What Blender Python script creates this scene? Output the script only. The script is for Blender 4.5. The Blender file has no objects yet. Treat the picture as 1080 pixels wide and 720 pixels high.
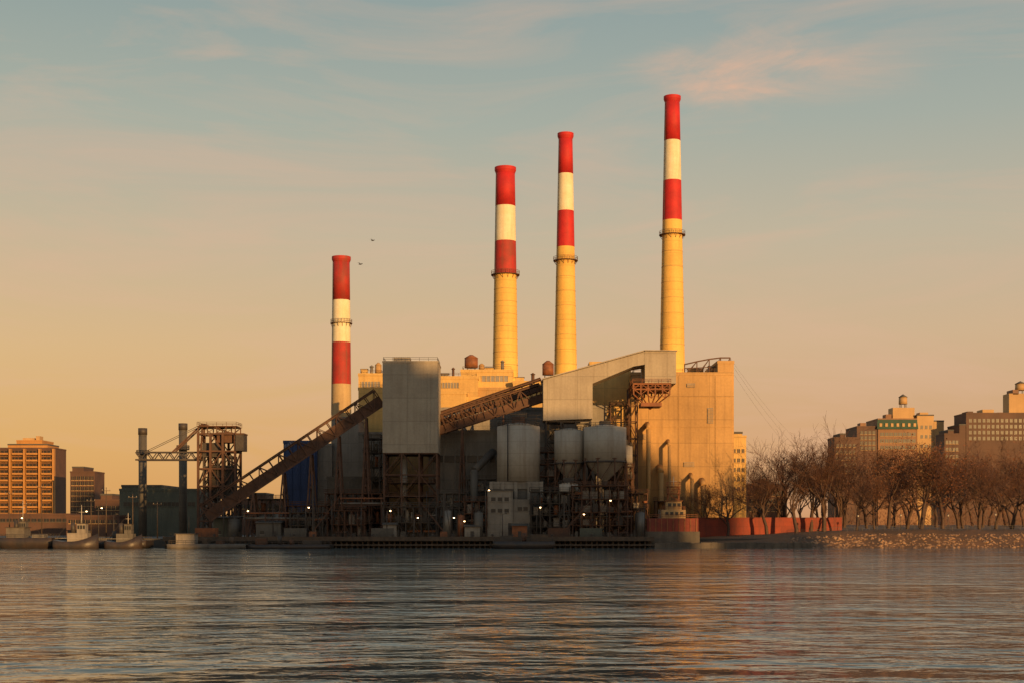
import bpy, math, random
from mathutils import Vector, Matrix, noise
random.seed(7)
R=random.random
def U(a,b): return a+(b-a)*random.random()
scene=bpy.context.scene
col=scene.collection
F=1500.0; HZ=555.0; CH=6.0
def X(px,D): return (px-540.0)*D/F
def Z(py,D): return CH+(HZ-py)*D/F
G=2.6
# ---------------------------------------------------------------- materials
def mat(name,c1,c2=None,scale=0.15,rough=0.7,metal=0.0,streak=0.35,rib=0.0,seam=0.0,bump=0.15,ribdepth=0.3,grain=1.5,dirt=None,vseam=True,blotch=0.0):
    m=bpy.data.materials.new(name); m.use_nodes=True
    nt=m.node_tree; n=nt.nodes; l=nt.links; n.clear()
    out=n.new('ShaderNodeOutputMaterial'); b=n.new('ShaderNodeBsdfPrincipled'); l.new(b.outputs[0],out.inputs[0])
    tc=n.new('ShaderNodeTexCoord')
    if c2 is None: c2=tuple(v*0.6 for v in c1)
    def nz(sc,mapscale,detail=5):
        mp=n.new('ShaderNodeMapping'); mp.inputs['Scale'].default_value=mapscale
        l.new(tc.outputs['Object'],mp.inputs[0])
        t=n.new('ShaderNodeTexNoise'); t.inputs['Scale'].default_value=sc; t.inputs['Detail'].default_value=detail
        l.new(mp.outputs[0],t.inputs['Vector']); return t.outputs[0]
    def ramp(v,a,bb):
        r=n.new('ShaderNodeMapRange'); r.inputs[1].default_value=a; r.inputs[2].default_value=bb
        l.new(v,r.inputs[0]); return r.outputs[0]
    def mix(f,a,bcol,mode='MIX'):
        x=n.new('ShaderNodeMix'); x.data_type='RGBA'; x.blend_type=mode
        if isinstance(f,float): x.inputs[0].default_value=f
        else: l.new(f,x.inputs[0])
        for i,v in ((6,a),(7,bcol)):
            if isinstance(v,tuple): x.inputs[i].default_value=(*v,1)
            else: l.new(v,x.inputs[i])
        return x.outputs[2]
    def math_(op,a,bb=None):
        x=n.new('ShaderNodeMath'); x.operation=op
        for i,v in ((0,a),(1,bb)):
            if v is None: continue
            if isinstance(v,(int,float)): x.inputs[i].default_value=v
            else: l.new(v,x.inputs[i])
        return x.outputs[0]
    c=mix(ramp(nz(scale,(1,1,1),3),0.35,0.68),c1,c2)
    if streak>0:
        s=ramp(nz(0.9,(1,1,0.07),4),0.48,0.78)
        dc=dirt or tuple(v*0.45 for v in c2)
        c=mix(math_('MULTIPLY',s,streak),c,dc)
    g=nz(grain,(1,1,1),3)
    c=mix(0.45,c,mix(g,(0.5,0.5,0.5),(1.1,1.1,1.1)),'MULTIPLY')
    h=math_('MULTIPLY',g,bump)
    sx=n.new('ShaderNodeSeparateXYZ'); l.new(tc.outputs['Object'],sx.inputs[0])
    xy=math_('ADD',sx.outputs[0],sx.outputs[1])
    if rib>0:
        w=math_('SINE',math_('MULTIPLY',xy,2*math.pi/rib))
        w=math_('MULTIPLY',w,0.06*ribdepth*rib)
        h=math_('ADD',h,w)
    if seam>0:
        fr=math_('FRACT',math_('DIVIDE',sx.outputs[2],seam))
        s3=math_('LESS_THAN',fr,0.04)
        cb=n.new('ShaderNodeCombineXYZ')
        l.new(math_('FLOOR',math_('DIVIDE',sx.outputs[2],seam)),cb.inputs[0])
        if vseam:
            fr2=math_('FRACT',math_('DIVIDE',xy,seam*1.3)); s2=math_('LESS_THAN',fr2,0.025)
            s3=math_('MAXIMUM',s3,s2)
            l.new(math_('FLOOR',math_('DIVIDE',xy,seam*1.3)),cb.inputs[1])
        c=mix(math_('MULTIPLY',s3,0.3),c,tuple(v*0.35 for v in c2))
        cell=n.new('ShaderNodeTexWhiteNoise'); cell.noise_dimensions='2D'
        l.new(cb.outputs[0],cell.inputs['Vector'])
        c=mix(0.2,c,mix(cell.outputs[0],(0.5,0.5,0.5),(1.0,1.0,1.0)),'MULTIPLY')
    l.new(c,b.inputs['Base Color'])
    b.inputs['Roughness'].default_value=rough; b.inputs['Metallic'].default_value=metal
    bp=n.new('ShaderNodeBump'); bp.inputs['Strength'].default_value=0.8; bp.inputs['Distance'].default_value=0.5
    l.new(h,bp.inputs['Height']); l.new(bp.outputs[0],b.inputs['Normal'])
    return m
M={}
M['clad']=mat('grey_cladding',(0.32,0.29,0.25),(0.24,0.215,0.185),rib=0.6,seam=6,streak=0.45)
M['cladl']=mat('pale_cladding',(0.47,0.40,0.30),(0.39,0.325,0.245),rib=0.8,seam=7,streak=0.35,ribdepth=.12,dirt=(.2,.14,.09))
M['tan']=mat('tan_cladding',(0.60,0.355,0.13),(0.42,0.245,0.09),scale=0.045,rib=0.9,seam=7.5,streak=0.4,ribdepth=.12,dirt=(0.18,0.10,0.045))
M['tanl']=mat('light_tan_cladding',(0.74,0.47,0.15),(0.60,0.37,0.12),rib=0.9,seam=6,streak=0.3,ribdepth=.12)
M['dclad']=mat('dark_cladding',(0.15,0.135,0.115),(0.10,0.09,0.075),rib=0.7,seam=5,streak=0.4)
M['cream']=mat('cream_stack_concrete',(0.92,0.57,0.135),(0.82,0.485,0.11),scale=0.12,seam=4.5,streak=0.3,bump=0.05,dirt=(0.45,0.26,0.08),vseam=False)
M['dcream']=mat('dull_beige_stack_concrete',(0.56,0.40,0.20),(0.46,0.32,0.16),scale=0.12,streak=0.4,bump=0.05,dirt=(0.3,0.19,0.09))
M['red']=mat('red_stack_paint',(0.60,0.02,0.018),(0.46,0.015,0.015),scale=0.3,streak=0.35,bump=0.05,dirt=(0.22,0.05,0.03))
M['redold']=mat('faded_red_stack_paint',(0.48,0.03,0.02),(0.32,0.035,0.022),scale=0.25,streak=0.7,bump=0.05,dirt=(0.2,0.08,0.05))
M['white']=mat('white_stack_paint',(0.88,0.78,0.54),(0.80,0.68,0.42),scale=0.3,streak=0.35,bump=0.05,dirt=(0.45,0.3,0.16))
M['rust']=mat('rusty_steel',(0.14,0.064,0.034),(0.085,0.042,0.026),scale=0.6,rough=0.75,streak=0.3)
M['orust']=mat('orange_primer_steel',(0.33,0.115,0.042),(0.2,0.075,0.03),scale=0.6,streak=0.3)
M['steel']=mat('dark_steel',(0.075,0.06,0.05),(0.045,0.037,0.033),scale=0.6,rough=0.6,streak=0.2)
M['galv']=mat('galvanised_steel',(0.24,0.215,0.18),(0.17,0.15,0.13),scale=0.5,rough=0.5,metal=0.2,streak=0.3)
M['tank']=mat('weathered_tank_paint',(0.52,0.465,0.38),(0.41,0.36,0.295),scale=0.12,seam=3.6,streak=0.45,bump=.03,dirt=(0.22,0.14,0.08),vseam=False)
M['conc']=mat('concrete',(0.35,0.305,0.25),(0.24,0.21,0.175),scale=0.2,seam=4,streak=0.5)
M['dconc']=mat('stained_concrete',(0.15,0.12,0.09),(0.08,0.068,0.055),scale=0.3,streak=0.5)
M['blue']=mat('blue_cladding',(0.035,0.07,0.19),(0.025,0.05,0.14),rib=0.8,seam=5,streak=0.2)
M['green']=mat('green_cladding',(0.12,0.13,0.10),(0.085,0.095,0.075),rib=0.8,streak=0.3)
M['teal']=mat('green_copper',(0.03,0.085,0.05),(0.022,0.06,0.04),streak=0.2)
M['brick']=mat('brown_brick',(0.30,0.16,0.085),(0.22,0.115,0.065),scale=0.1,streak=0.25,grain=3)
M['dbrick']=mat('dark_brick',(0.13,0.065,0.042),(0.085,0.045,0.032),scale=0.1,streak=0.25,grain=3)
M['obrick']=mat('orange_brick',(0.56,0.27,0.075),(0.44,0.21,0.06),scale=0.1,streak=0.2,grain=3)
M['ybrick']=mat('buff_brick',(0.56,0.35,0.155),(0.46,0.285,0.125),scale=0.1,streak=0.2,grain=3)
M['roof']=mat('dark_roofing',(0.10,0.09,0.08),(0.06,0.055,0.05),streak=0)
M['wood']=mat('weathered_timber',(0.11,0.072,0.045),(0.065,0.043,0.028),scale=0.8,streak=0.3)
M['redwall']=mat('dark_red_wall_paint',(0.36,0.05,0.018),(0.20,0.033,0.016),scale=0.2,seam=3,streak=0.6,dirt=(.10,.03,.02))
M['redbrick']=mat('brick_red_base',(0.28,0.045,0.022),(0.18,0.035,0.02),scale=0.3,streak=0.6)
M['hull']=mat('black_hull_paint',(0.035,0.03,0.03),(0.06,0.04,0.03),scale=0.4,rough=0.45,streak=0.4)
M['wpaint']=mat('white_paint',(0.58,0.52,0.43),(0.43,0.38,0.32),scale=0.4,streak=0.45)
M['hullgrey']=mat('grey_hull_paint',(0.17,0.15,0.125),(0.11,0.095,0.08),scale=0.4,streak=0.5)
M['bark']=mat('tree_bark',(0.095,0.048,0.027),(0.055,0.03,0.019),scale=1.5,streak=0)
M['twig']=mat('twig_bark',(0.135,0.056,0.026),(0.07,0.032,0.018),scale=0.15,streak=0,bump=0)
M['leaf']=mat('dry_leaf',(0.26,0.09,0.024),(0.13,0.05,0.02),scale=0.3,streak=0,bump=0)
M['grass']=mat('winter_grass',(0.17,0.085,0.034),(0.085,0.05,0.024),scale=0.12,streak=0,bump=0.4,grain=0.8)
M['yard']=mat('yard_asphalt',(0.07,0.062,0.055),(0.05,0.045,0.04),scale=0.1,streak=0)
M['rock']=mat('riprap_stone',(0.42,0.25,0.135),(0.17,0.10,0.06),scale=0.35,streak=0,bump=0.5)
M['bird']=mat('bird_feather',(0.06,0.055,0.05),streak=0)
def plain(name,c,rough=0.4,emit=None,es=0):
    m=bpy.data.materials.new(name); m.use_nodes=True; b=m.node_tree.nodes['Principled BSDF']
    n=m.node_tree.nodes; t=n.new('ShaderNodeTexNoise'); t.inputs['Scale'].default_value=0.7
    r=n.new('ShaderNodeMapRange'); r.inputs[3].default_value=rough*0.6; r.inputs[4].default_value=rough*1.3
    m.node_tree.links.new(t.outputs[0],r.inputs[0]); m.node_tree.links.new(r.outputs[0],b.inputs['Roughness'])
    b.inputs['Base Color'].default_value=(*c,1)
    if emit: b.inputs['Emission Color'].default_value=(*emit,1); b.inputs['Emission Strength'].default_value=es
    return m
M['glass']=plain('window_glass',(0.025,0.025,0.025),0.35)
M['bulb']=plain('lit_lamp_glass',(0.9,0.8,0.6),0.4,(1.0,0.62,0.28),14)
# ---------------------------------------------------------------- mesh builder
class MB:
    def __init__(s): s.v=[]; s.f=[]; s.m=[]; s.s=[]; s.mats=[]
    def mi(s,k):
        if k not in s.mats: s.mats.append(k)
        return s.mats.index(k)
    def hexa(s,p,k):
        i=len(s.v); s.v+= [tuple(q) for q in p]; mi=s.mi(k)
        for f in ((0,3,2,1),(4,5,6,7),(0,1,5,4),(1,2,6,5),(2,3,7,6),(3,0,4,7)):
            s.f.append(tuple(i+a for a in f)); s.m.append(mi); s.s.append(False)
    def box(s,x0,x1,y0,y1,z0,z1,k):
        s.hexa([(x0,y0,z0),(x1,y0,z0),(x1,y1,z0),(x0,y1,z0),(x0,y0,z1),(x1,y0,z1),(x1,y1,z1),(x0,y1,z1)],k)
    def beam(s,p,q,w,h,k):
        p=Vector(p);q=Vector(q);d=(q-p)
        if d.length<1e-6: return
        d.normalize(); up=Vector((0,0,1)) if abs(d.z)<0.95 else Vector((0,1,0))
        a=d.cross(up).normalized(); b=a.cross(d).normalized(); a=a*w/2; b=b*h/2
        s.hexa([p-a-b,p+a-b,q+a-b,q-a-b,p-a+b,p+a+b,q+a+b,q-a+b],k)
    def cyl(s,p,q,r0,r1,k,n=12,caps=True):
        p=Vector(p);q=Vector(q);d=(q-p).normalized()
        up=Vector((0,0,1)) if abs(d.z)<0.95 else Vector((1,0,0))
        a=d.cross(up).normalized(); b=a.cross(d).normalized(); i=len(s.v); mi=s.mi(k)
        for (c,r) in ((p,r0),(q,r1)):
            for j in range(n):
                t=2*math.pi*j/n; s.v.append(tuple(c+a*math.cos(t)*r+b*math.sin(t)*r))
        for j in range(n):
            j2=(j+1)%n; s.f.append((i+j,i+j2,i+n+j2,i+n+j)); s.m.append(mi); s.s.append(n>5)
        if caps:
            s.f.append(tuple(i+j for j in reversed(range(n)))); s.m.append(mi); s.s.append(False)
            s.f.append(tuple(i+n+j for j in range(n))); s.m.append(mi); s.s.append(False)
    def prism(s,pts,y0,y1,k):
        i=len(s.v); n=len(pts); mi=s.mi(k)
        for y in (y0,y1):
            for (x,z) in pts: s.v.append((x,y,z))
        s.f.append(tuple(range(i,i+n))); s.f.append(tuple(reversed(range(i+n,i+2*n)))); s.m+=[mi,mi]; s.s+=[False,False]
        for j in range(n):
            j2=(j+1)%n; s.f.append((i+j2,i+j,i+n+j,i+n+j2)); s.m.append(mi); s.s.append(False)
    def rail(s,x0,x1,y0,y1,z,k,h=1.2,t=0.12,step=2.5):
        c=[(x0,y0),(x1,y0),(x1,y1),(x0,y1)]
        for a in range(4):
            p=c[a];q=c[(a+1)%4]; L=math.hypot(q[0]-p[0],q[1]-p[1])
            if L<0.1: continue
            for zz in (z+h,z+h*0.55): s.beam((*p,zz),(*q,zz),t,t,k)
            m=max(1,int(L/step))
            for j in range(m):
                f=j/m; x=p[0]+(q[0]-p[0])*f; y=p[1]+(q[1]-p[1])*f
                s.beam((x,y,z),(x,y,z+h),t,t,k)
    def ring_rail(s,cx,cy,r,z,k,h=1.2,n=20,t=0.12):
        for j in range(n):
            a=2*math.pi*j/n;b=2*math.pi*(j+1)/n
            p=(cx+r*math.cos(a),cy+r*math.sin(a));q=(cx+r*math.cos(b),cy+r*math.sin(b))
            s.beam((*p,z+h),(*q,z+h),t,t,k); s.beam((*p,z+h*.5),(*q,z+h*.5),t,t,k); s.beam((*p,z),(*p,z+h),t,t,k)
    def obj(s,name,parent=None,base=None,recalc=True):
        if parent is not None: base=parent.location
        if base is None: base=(0,0,0)
        me=bpy.data.meshes.new(name)
        bx,by,bz=base
        me.from_pydata([(v[0]-bx,v[1]-by,v[2]-bz) for v in s.v],[],s.f)
        for k in s.mats: me.materials.append(M[k])
        me.polygons.foreach_set('material_index',s.m); me.polygons.foreach_set('use_smooth',s.s)
        if recalc:
            import bmesh
            b=bmesh.new(); b.from_mesh(me); bmesh.ops.recalc_face_normals(b,faces=b.faces); b.to_mesh(me); b.free()
        me.update()
        o=bpy.data.objects.new(name,me); col.objects.link(o)
        if parent is not None: o.parent=parent
        else: o.location=base
        return o
def thing(name,label,cat,base,group=None):
    e=bpy.data.objects.new(name,None); e.location=base; e.empty_display_size=1; col.objects.link(e)
    e['label']=label; e['category']=cat
    if group: e['group']=group
    return e
def tag(o,label,cat,group=None):
    o['label']=label; o['category']=cat
    if group: o['group']=group
    return o
def copy_thing(root,loc,rot=0,sc=1.0,label=None):
    r=root.copy(); r.location=loc; r.rotation_euler=(0,0,rot); r.scale=(sc,sc,sc) if not isinstance(sc,tuple) else sc
    col.objects.link(r)
    for c in [c for c in root.children]:
        k=c.copy(); k.parent=r; col.objects.link(k)
    if label: r['label']=label
    return r
def structure(o): o['kind']='structure'; return o
# ---------------------------------------------------------------- terrain, water
m=MB(); m.box(-5000,5000,412,7000,-6,G,'yard'); structure(m.obj('ground'))
m=MB(); m.box(-3000,3000,-3000,-12,-4,3,'yard'); structure(m.obj('ground_of_opposite_bank'))
def clamp(t,a=0,b=1): return max(a,min(b,t))
def ph(x,y):
    t=clamp((y-401)/15.0); t=t*t*(3-2*t)*0.6+t*0.4
    top=2.7+2.5*clamp((x-58)/50.0)
    n_=noise.noise(Vector((x*0.12,y*0.12,0)))*0.45*t
    return -1+(top+1)*t+n_+ clamp((y-440)/200)*1.5
me=bpy.data.meshes.new('park_ground'); nx,ny=150,60; vs=[];fs=[]
ys=[401+ (j/ny)**1.8*300 for j in range(ny+1)]
for j in range(ny+1):
    for i in range(nx+1):
        x=44+i*(420-44)/nx; vs.append((x,ys[j],ph(x,ys[j])))
for j in range(ny):
    for i in range(nx):
        a=j*(nx+1)+i; fs.append((a,a+1,a+nx+2,a+nx+1))
me.from_pydata(vs,[],fs); me.materials.append(M['grass'])
for p in me.polygons: p.use_smooth=True
o=bpy.data.objects.new('park_ground',me); col.objects.link(o); structure(o)
# water
wm=bpy.data.materials.new('river_water'); wm.use_nodes=True; nt=wm.node_tree; n=nt.nodes; l=nt.links
b=n['Principled BSDF']; b.inputs['Base Color'].default_value=(0.075,0.105,0.105,1); b.inputs['Roughness'].default_value=0.08; b.inputs['IOR'].default_value=1.45
tc=n.new('ShaderNodeTexCoord')
def wn(ms,sc,det,dist=0.0,rot=8):
    mp=n.new('ShaderNodeMapping'); mp.inputs['Scale'].default_value=ms; mp.inputs['Rotation'].default_value=(0,0,math.radians(rot)); l.new(tc.outputs['Object'],mp.inputs[0])
    t=n.new('ShaderNodeTexNoise'); t.inputs['Scale'].default_value=sc; t.inputs['Detail'].default_value=det; t.inputs['Distortion'].default_value=dist
    l.new(mp.outputs[0],t.inputs['Vector']); return t.outputs[0]
def mm(op,a,bb):
    x=n.new('ShaderNodeMath'); x.operation=op
    for i,v in ((0,a),(1,bb)):
        if isinstance(v,(int,float)): x.inputs[i].default_value=v
        else: l.new(v,x.inputs[i])
    return x.outputs[0]
patch=n.new('ShaderNodeMapRange'); patch.inputs[1].default_value=0.38; patch.inputs[2].default_value=0.62; patch.inputs[3].default_value=0.45; patch.inputs[4].default_value=1.25
l.new(wn((0.55,1,1),0.04,4,0.8),patch.inputs[0])
h=mm('ADD',mm('MULTIPLY',wn((0.7,1,1),0.17,2,0.5,20),0.62),mm('ADD',mm('MULTIPLY',wn((0.65,1,1),0.5,3,0.8,-14),0.33),mm('MULTIPLY',wn((0.9,1,1),2.4,2,0,30),0.03)))
h=mm('MULTIPLY',h,patch.outputs[0])
bp=n.new('ShaderNodeBump'); bp.inputs['Strength'].default_value=1.0; bp.inputs['Distance'].default_value=1.0
l.new(h,bp.inputs['Height']); l.new(bp.outputs[0],b.inputs['Normal'])
me=bpy.data.meshes.new('water'); me.from_pydata([(-4000,-40,0),(4000,-40,0),(4000,425,0),(-4000,425,0)],[],[(0,1,2,3)]); me.materials.append(wm)
o=bpy.data.objects.new('water',me); col.objects.link(o); structure(o)
# riprap
m=MB()
ico=[(0,0,1),(.9,0,.3),(.28,.85,.3),(-.72,.53,.3),(-.72,-.53,.3),(.28,-.85,.3),(.72,.53,-.5),(-.28,.85,-.5),(-.9,0,-.5),(-.28,-.85,-.5),(.72,-.53,-.5)]
icf=[(0,1,2),(0,2,3),(0,3,4),(0,4,5),(0,5,1),(1,6,2),(2,7,3),(3,8,4),(4,9,5),(5,10,1),(6,7,2),(7,8,3),(8,9,4),(9,10,5),(10,6,1)]
mi=m.mi('rock')
for _ in range(5200):
    x=U(46,330)
    if x<80 and R()<0.6: continue
    y=401.5+ (R()**1.3)*(11 if x>80 else 5); z=ph(x,y)-.10; s=U(.18,.55)*(1.4 if R()<0.1 else 1)
    rz=U(0,6.28); c,sn=math.cos(rz),math.sin(rz); i=len(m.v)
    for v in ico:
        k=s*U(.7,1.2); vx,vy,vz=v[0]*k*1.3,v[1]*k,v[2]*k*.7
        m.v.append((x+vx*c-vy*sn,y+vx*sn+vy*c,z+vz))
    for f in icf: m.f.append(tuple(i+a for a in f)); m.m.append(mi); m.s.append(False)
o=m.obj('riprap_stones'); o['kind']='stuff'
# ---------------------------------------------------------------- quay / dock
wx0,wx1=X(172,400),X(690,400)
e=thing('wharf','long dark concrete wharf on timber piles along the water','wharf',((wx0+wx1)/2,400,0))
m=MB(); m.box(wx0,wx1,400,413,2.15,3.0,'dconc')
m.obj('deck',e)
m=MB(); m.box(wx0,wx1,399.6,399.95,2.0,3.25,'wood'); m.obj('fender_beam',e)
m=MB(); m.box(wx0,wx1,399.55,399.95,0.7,1.1,'wood'); m.obj('fender_beam',e)
m=MB(); m.box(wx0,wx1,411.0,411.9,-3,2.1,'dconc'); m.obj('retaining_wall',e)
pm=None
k=0; x=wx0+0.6
while x<wx1 and k<95:
    if pm is None:
        m=MB(); m.cyl((x,400.6,-3),(x,400.6,2.1),.28,.25,'wood',8); pm=m.obj('pile',e); x0p=x
    else:
        c=pm.copy(); c.location=(x-x0p,U(-.2,.3),0); col.objects.link(c)
    x+=1.5; k+=1
e=thing('stone_seawall','low dark stone seawall at the foot of the bank','wall',(X(760,400),400,0))
m=MB()
x=X(690,400)+.05
while x<X(850,400):
    w=U(1.6,3.2); m.box(x,x+w-.06,399.4+U(-.1,.1),402.5,-3,1.5+U(-.15,.15),'dconc'); x+=w
m.obj('stone_blocks',e)
# ---------------------------------------------------------------- chimneys
def chimney(px,D,ytop,wt,wb,ybase,bands,ringy,label,redk='red',base='cream'):
    x=X(px,D); s=D/F; zt=Z(ytop,D); zb=Z(ybase,D)
    e=thing('chimney',label,'chimney',(x,D,G),'striped chimneys of the power station')
    def rad(z):
        t=clamp((zt-z)/(zt-zb),0,1.3); return (wt+(wb-wt)*t)*s/2
    zs=[(Z(y,D),k) for y,k in bands]
    m=MB(); top=zt; n=40
    for zbnd,k in zs+[(G,base)]:
        steps=max(1,int((top-zbnd)/12))
        for i in range(steps):
            a=top-(top-zbnd)*i/steps; b_=top-(top-zbnd)*(i+1)/steps
            m.cyl((x,D,b_),(x,D,a),rad(b_),rad(a),k,n,caps=(i==0 and a==zt))
        top=zbnd
    m.obj('shaft',e,recalc=True)
    m=MB(); r=rad(zt)
    m.cyl((x,D,zt-1.8),(x,D,zt-.8),r+.05,r+.45,redk,n,False); m.cyl((x,D,zt-.8),(x,D,zt+.3),r+.45,r+.45,redk,n,False); m.cyl((x,D,zt+.25),(x,D,zt+.3),r+.45,r-.5,'steel',n,True)
    m.obj('rim',e)
    zr=Z(ringy,D); r=rad(zr); o_=.75 if base!='cream' else 1.15
    m=MB(); m.cyl((x,D,zr-.2),(x,D,zr),r+o_,r+o_,'rust',n); m.ring_rail(x,D,r+o_-.1,zr,'rust',1.3,22,.09)
    for j in range(14):
        a=2*math.pi*j/14; m.beam((x+(r+.05)*math.cos(a),D+(r+.05)*math.sin(a),zr-1.6),(x+(r+o_-.15)*math.cos(a),D+(r+o_-.15)*math.sin(a),zr-.25),.12,.12,'rust')
    m.obj('walkway',e)
    m=MB()
    a=math.radians(-150); cx,sy=math.cos(a),math.sin(a)
    zz=zb
    while zz<zt-2:
        z2=min(zz+6,zt-2); r1=rad(zz)+.25; r2=rad(z2)+.25
        for da in (-.25,.25):
            m.beam((x+cx*r1-sy*da,D+sy*r1+cx*da,zz),(x+cx*r2-sy*da,D+sy*r2+cx*da,z2),.08,.08,'steel')
        for q in range(4):
            t=q/4; rr=r1+(r2-r1)*t; z3=zz+(z2-zz)*t; m.beam((x+cx*rr-sy*.25,D+sy*rr+cx*.25,z3),(x+cx*rr+sy*.25,D+sy*rr-cx*.25,z3),.06,.06,'steel')
        zz=z2
    m.obj('ladder',e)
    zl=zs[-1][0]-3
    if base=='cream':
        for q in range(8):
            m=MB(); zq=zb+(zl-zb)*(q+.5)/8; m.cyl((x,D,zq-.1),(x,D,zq+.1),rad(zq-.2)+.06,rad(zq+.2)+.06,'tanl',n); m.obj('steel_band',e)
    return e
chimney(360,545,272,17.5,21,437,[(317,'redold'),(361,'white'),(405,'redold')],341,'shorter chimney with faded red and white bands','redold','dcream')
chimney(533,505,178,20,27,405,[(218,'red'),(255,'white'),(290,'redold')],290,'broad cream chimney with red and white bands')
chimney(596.5,525,142,14.5,24,392,[(184,'red'),(223,'white'),(261,'red')],275,'slender cream chimney with red and white bands')
chimney(709,525,103,15.5,26,372,[(149,'red'),(191,'white'),(233,'red')],248,'tallest cream chimney with red and white bands')
# ---------------------------------------------------------------- boiler house
e=thing('boiler_house','huge tan metal clad power station boiler house with stepped roof','power station building',(X(600,470),470,G))
def blk(px0,px1,ytop,D,dep,k,parent,name='wall_block',par=True,z0=G):
    m=MB(); x0,x1=X(px0,D),X(px1,D); zt=Z(ytop,D)
    m.box(x0,x1,D,D+dep,z0,zt,k)
    if par:
        m.box(x0-.15,x1+.15,D-.15,D+.35,zt-.05,zt+.9,k); m.box(x0-.15,x0+.35,D+.36,D+dep,zt-.05,zt+.9,k); m.box(x1-.35,x1+.15,D+.36,D+dep,zt-.05,zt+.9,k)
    return m.obj(name,parent)
blk(666,772,395,455,50,'tan',e)
blk(757,774,383,456,30,'tan',e)
blk(622,665.5,384,459,40,'tanl',e)
blk(378,621.5,411,478,40,'tan',e)
blk(378,404,396,476,26,'tanl',e)
blk(463,504,399,474,24,'tanl',e)
blk(486,541,392,480,24,'tanl',e)
blk(541,574,404,476,24,'tanl',e)
blk(462,492,415,466,11,'tanl',e)
blk(492.3,530,421,468,9,'tanl',e)
for px in (716,755):
    m=MB(); x=X(px,455); m.box(x-.2,x+.2,454.8,454.97,G,Z(396,455),'tan'); m.obj('downpipe',e)
for y0 in (418,450):
    m=MB(); x0,x1=X(667,455),X(771,455); z=Z(y0,455); m.box(x0,x1,454.85,454.97,z,z+.3,'tan'); m.obj('girt',e)
for (a,bb,c,d_) in ((673,681,457,463),(724,733,404,408),(746,752,430,446),(721,732,487,492)):
    m=MB(); x0,x1=X(a,455),X(bb,455); z0,z1=Z(d_,455),Z(c,455)
    m.box(x0,x1,454.75,454.95,z0,z1,'clad')
    q=z0+.2
    while q<z1-.2: m.box(x0+.1,x1-.1,454.6,454.74,q,q+.25,'tan'); q+=.45
    m.obj('louvre',e)
# low steel and duct forms standing against the golden wall (they throw real shadows on it)
for px,w_,yt in ((684,1.6,452),(697,2.2,498),(706,1.2,470),(730,1.4,506),(742,2.0,512)):
    m=MB(); x=X(px,451); m.cyl((x,451,G),(x,451,Z(yt,451)),w_*.45,w_*.45,'tan',12); m.cyl((x,451,Z(yt,451)),(x,454.9,Z(yt,451)+2),w_*.45,w_*.45,'tan',12); m.obj('riser_duct',e)
for (a,bb,c,d_,D) in ((466,484,403,409,474),(508,536,396,402,480),(381,401,402,408,476),(496,526,425,428,468)):
    m=MB(); x0,x1=X(a,D),X(bb,D); z0,z1=Z(d_,D),Z(c,D); m.box(x0,x1,D-.12,D-.02,z0,z1,'clad')
    k=6
    for i in range(k+1): xx=x0+(x1-x0)*i/k; m.box(xx-.1,xx+.1,D-.3,D-.13,z0,z1,'tanl')
    m.obj('window_band',e)
for (a,bb,c,D) in ((379,403,396,476),(464,503,399,474),(487,540,392,480),(668,755,395,455)):
    m=MB(); m.rail(X(a,D)+.3,X(bb,D)-.3,D+.8,D+18,Z(c,D)+.9,'rust',1.1,.09); m.obj('roof_railing',e)
for px,D,yb,w,h,kk in ((384,480,396,2.2,2.2,'tanl'),(392,482,396,1.5,3,'galv'),(469,478,399,2.5,1.6,'galv'),(478,480,399,1.2,3.2,'rust'),(516,486,392,3,1.5,'tanl'),(530,484,392,1.5,3.4,'galv'),(548,480,404,3,2,'tanl'),(562,482,404,1.6,3,'rust'),(688,462,395,2.4,1.6,'galv'),(702,464,395,1.2,3,'tan'),(734,470,395,5,2,'tan'),(748,466,395,1.4,2.6,'galv')):
    m=MB(); x=X(px,D); z=Z(yb,D)-.6
    if w>2: m.box(x-w/2,x+w/2,D,D+2.5,z,z+h+.6,kk); m.box(x-w/2-.2,x+w/2+.2,D-.2,D+2.7,z+h+.62,z+h+.8,'roof')
    else: m.cyl((x,D,z),(x,D,z+h+.6),w*.35,w*.35,kk,12); m.cyl((x,D,z+h+.6),(x,D,z+h+1.2),w*.6,w*.1,kk,12)
    m.obj('roof_vent',e)
m=MB(); D=459
for d in (D,D+8):
    p=[(X(a,d),d,Z(bb,d)) for a,bb in ((722,384),(735,381),(748,378.5),(760,377),(770,377))]
    for i in range(4): m.beam(p[i],p[i+1],.4,.4,'rust');
    for i,q in enumerate(p):
        m.beam((q[0],d,Z(394,455)),q,.3,.3,'rust')
        if i<4: m.beam((q[0],d,Z(394,455)+.2),p[i+1],.22,.22,'rust')
    m.beam((p[0][0],d,Z(388,d)),(p[-1][0],d,Z(386,d)),.25,.25,'rust')
for a,bb in ((722,384),(735,381),(748,378.5),(760,377),(770,377)):
    m.beam((X(a,D),D,Z(bb,D)),(X(a,D+8),D+8,Z(bb,D+8)),.3,.3,'rust')
m.obj('roof_steelwork',e)
def rooftank(px,yb,D,w,h,k,lab):
    x=X(px,D); z0=Z(yb,D); e2=thing('roof_tank',lab,'tank',(x,D,z0)); r=w*D/F/2; H=h*D/F
    m=MB()
    for a in (45,135,225,315):
        c,s_=math.cos(math.radians(a))*r*.8,math.sin(math.radians(a))*r*.8; m.beam((x+c,D+s_,z0-.5),(x+c,D+s_,z0+H*.25),.3,.3,'steel')
    m.obj('leg',e2)
    m=MB(); m.cyl((x,D,z0+H*.2),(x,D,z0+H*.8),r,r,k,20); m.cyl((x,D,z0+H*.8),(x,D,z0+H),r*1.05,r*.25,k,20); m.obj('drum',e2)
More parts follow.
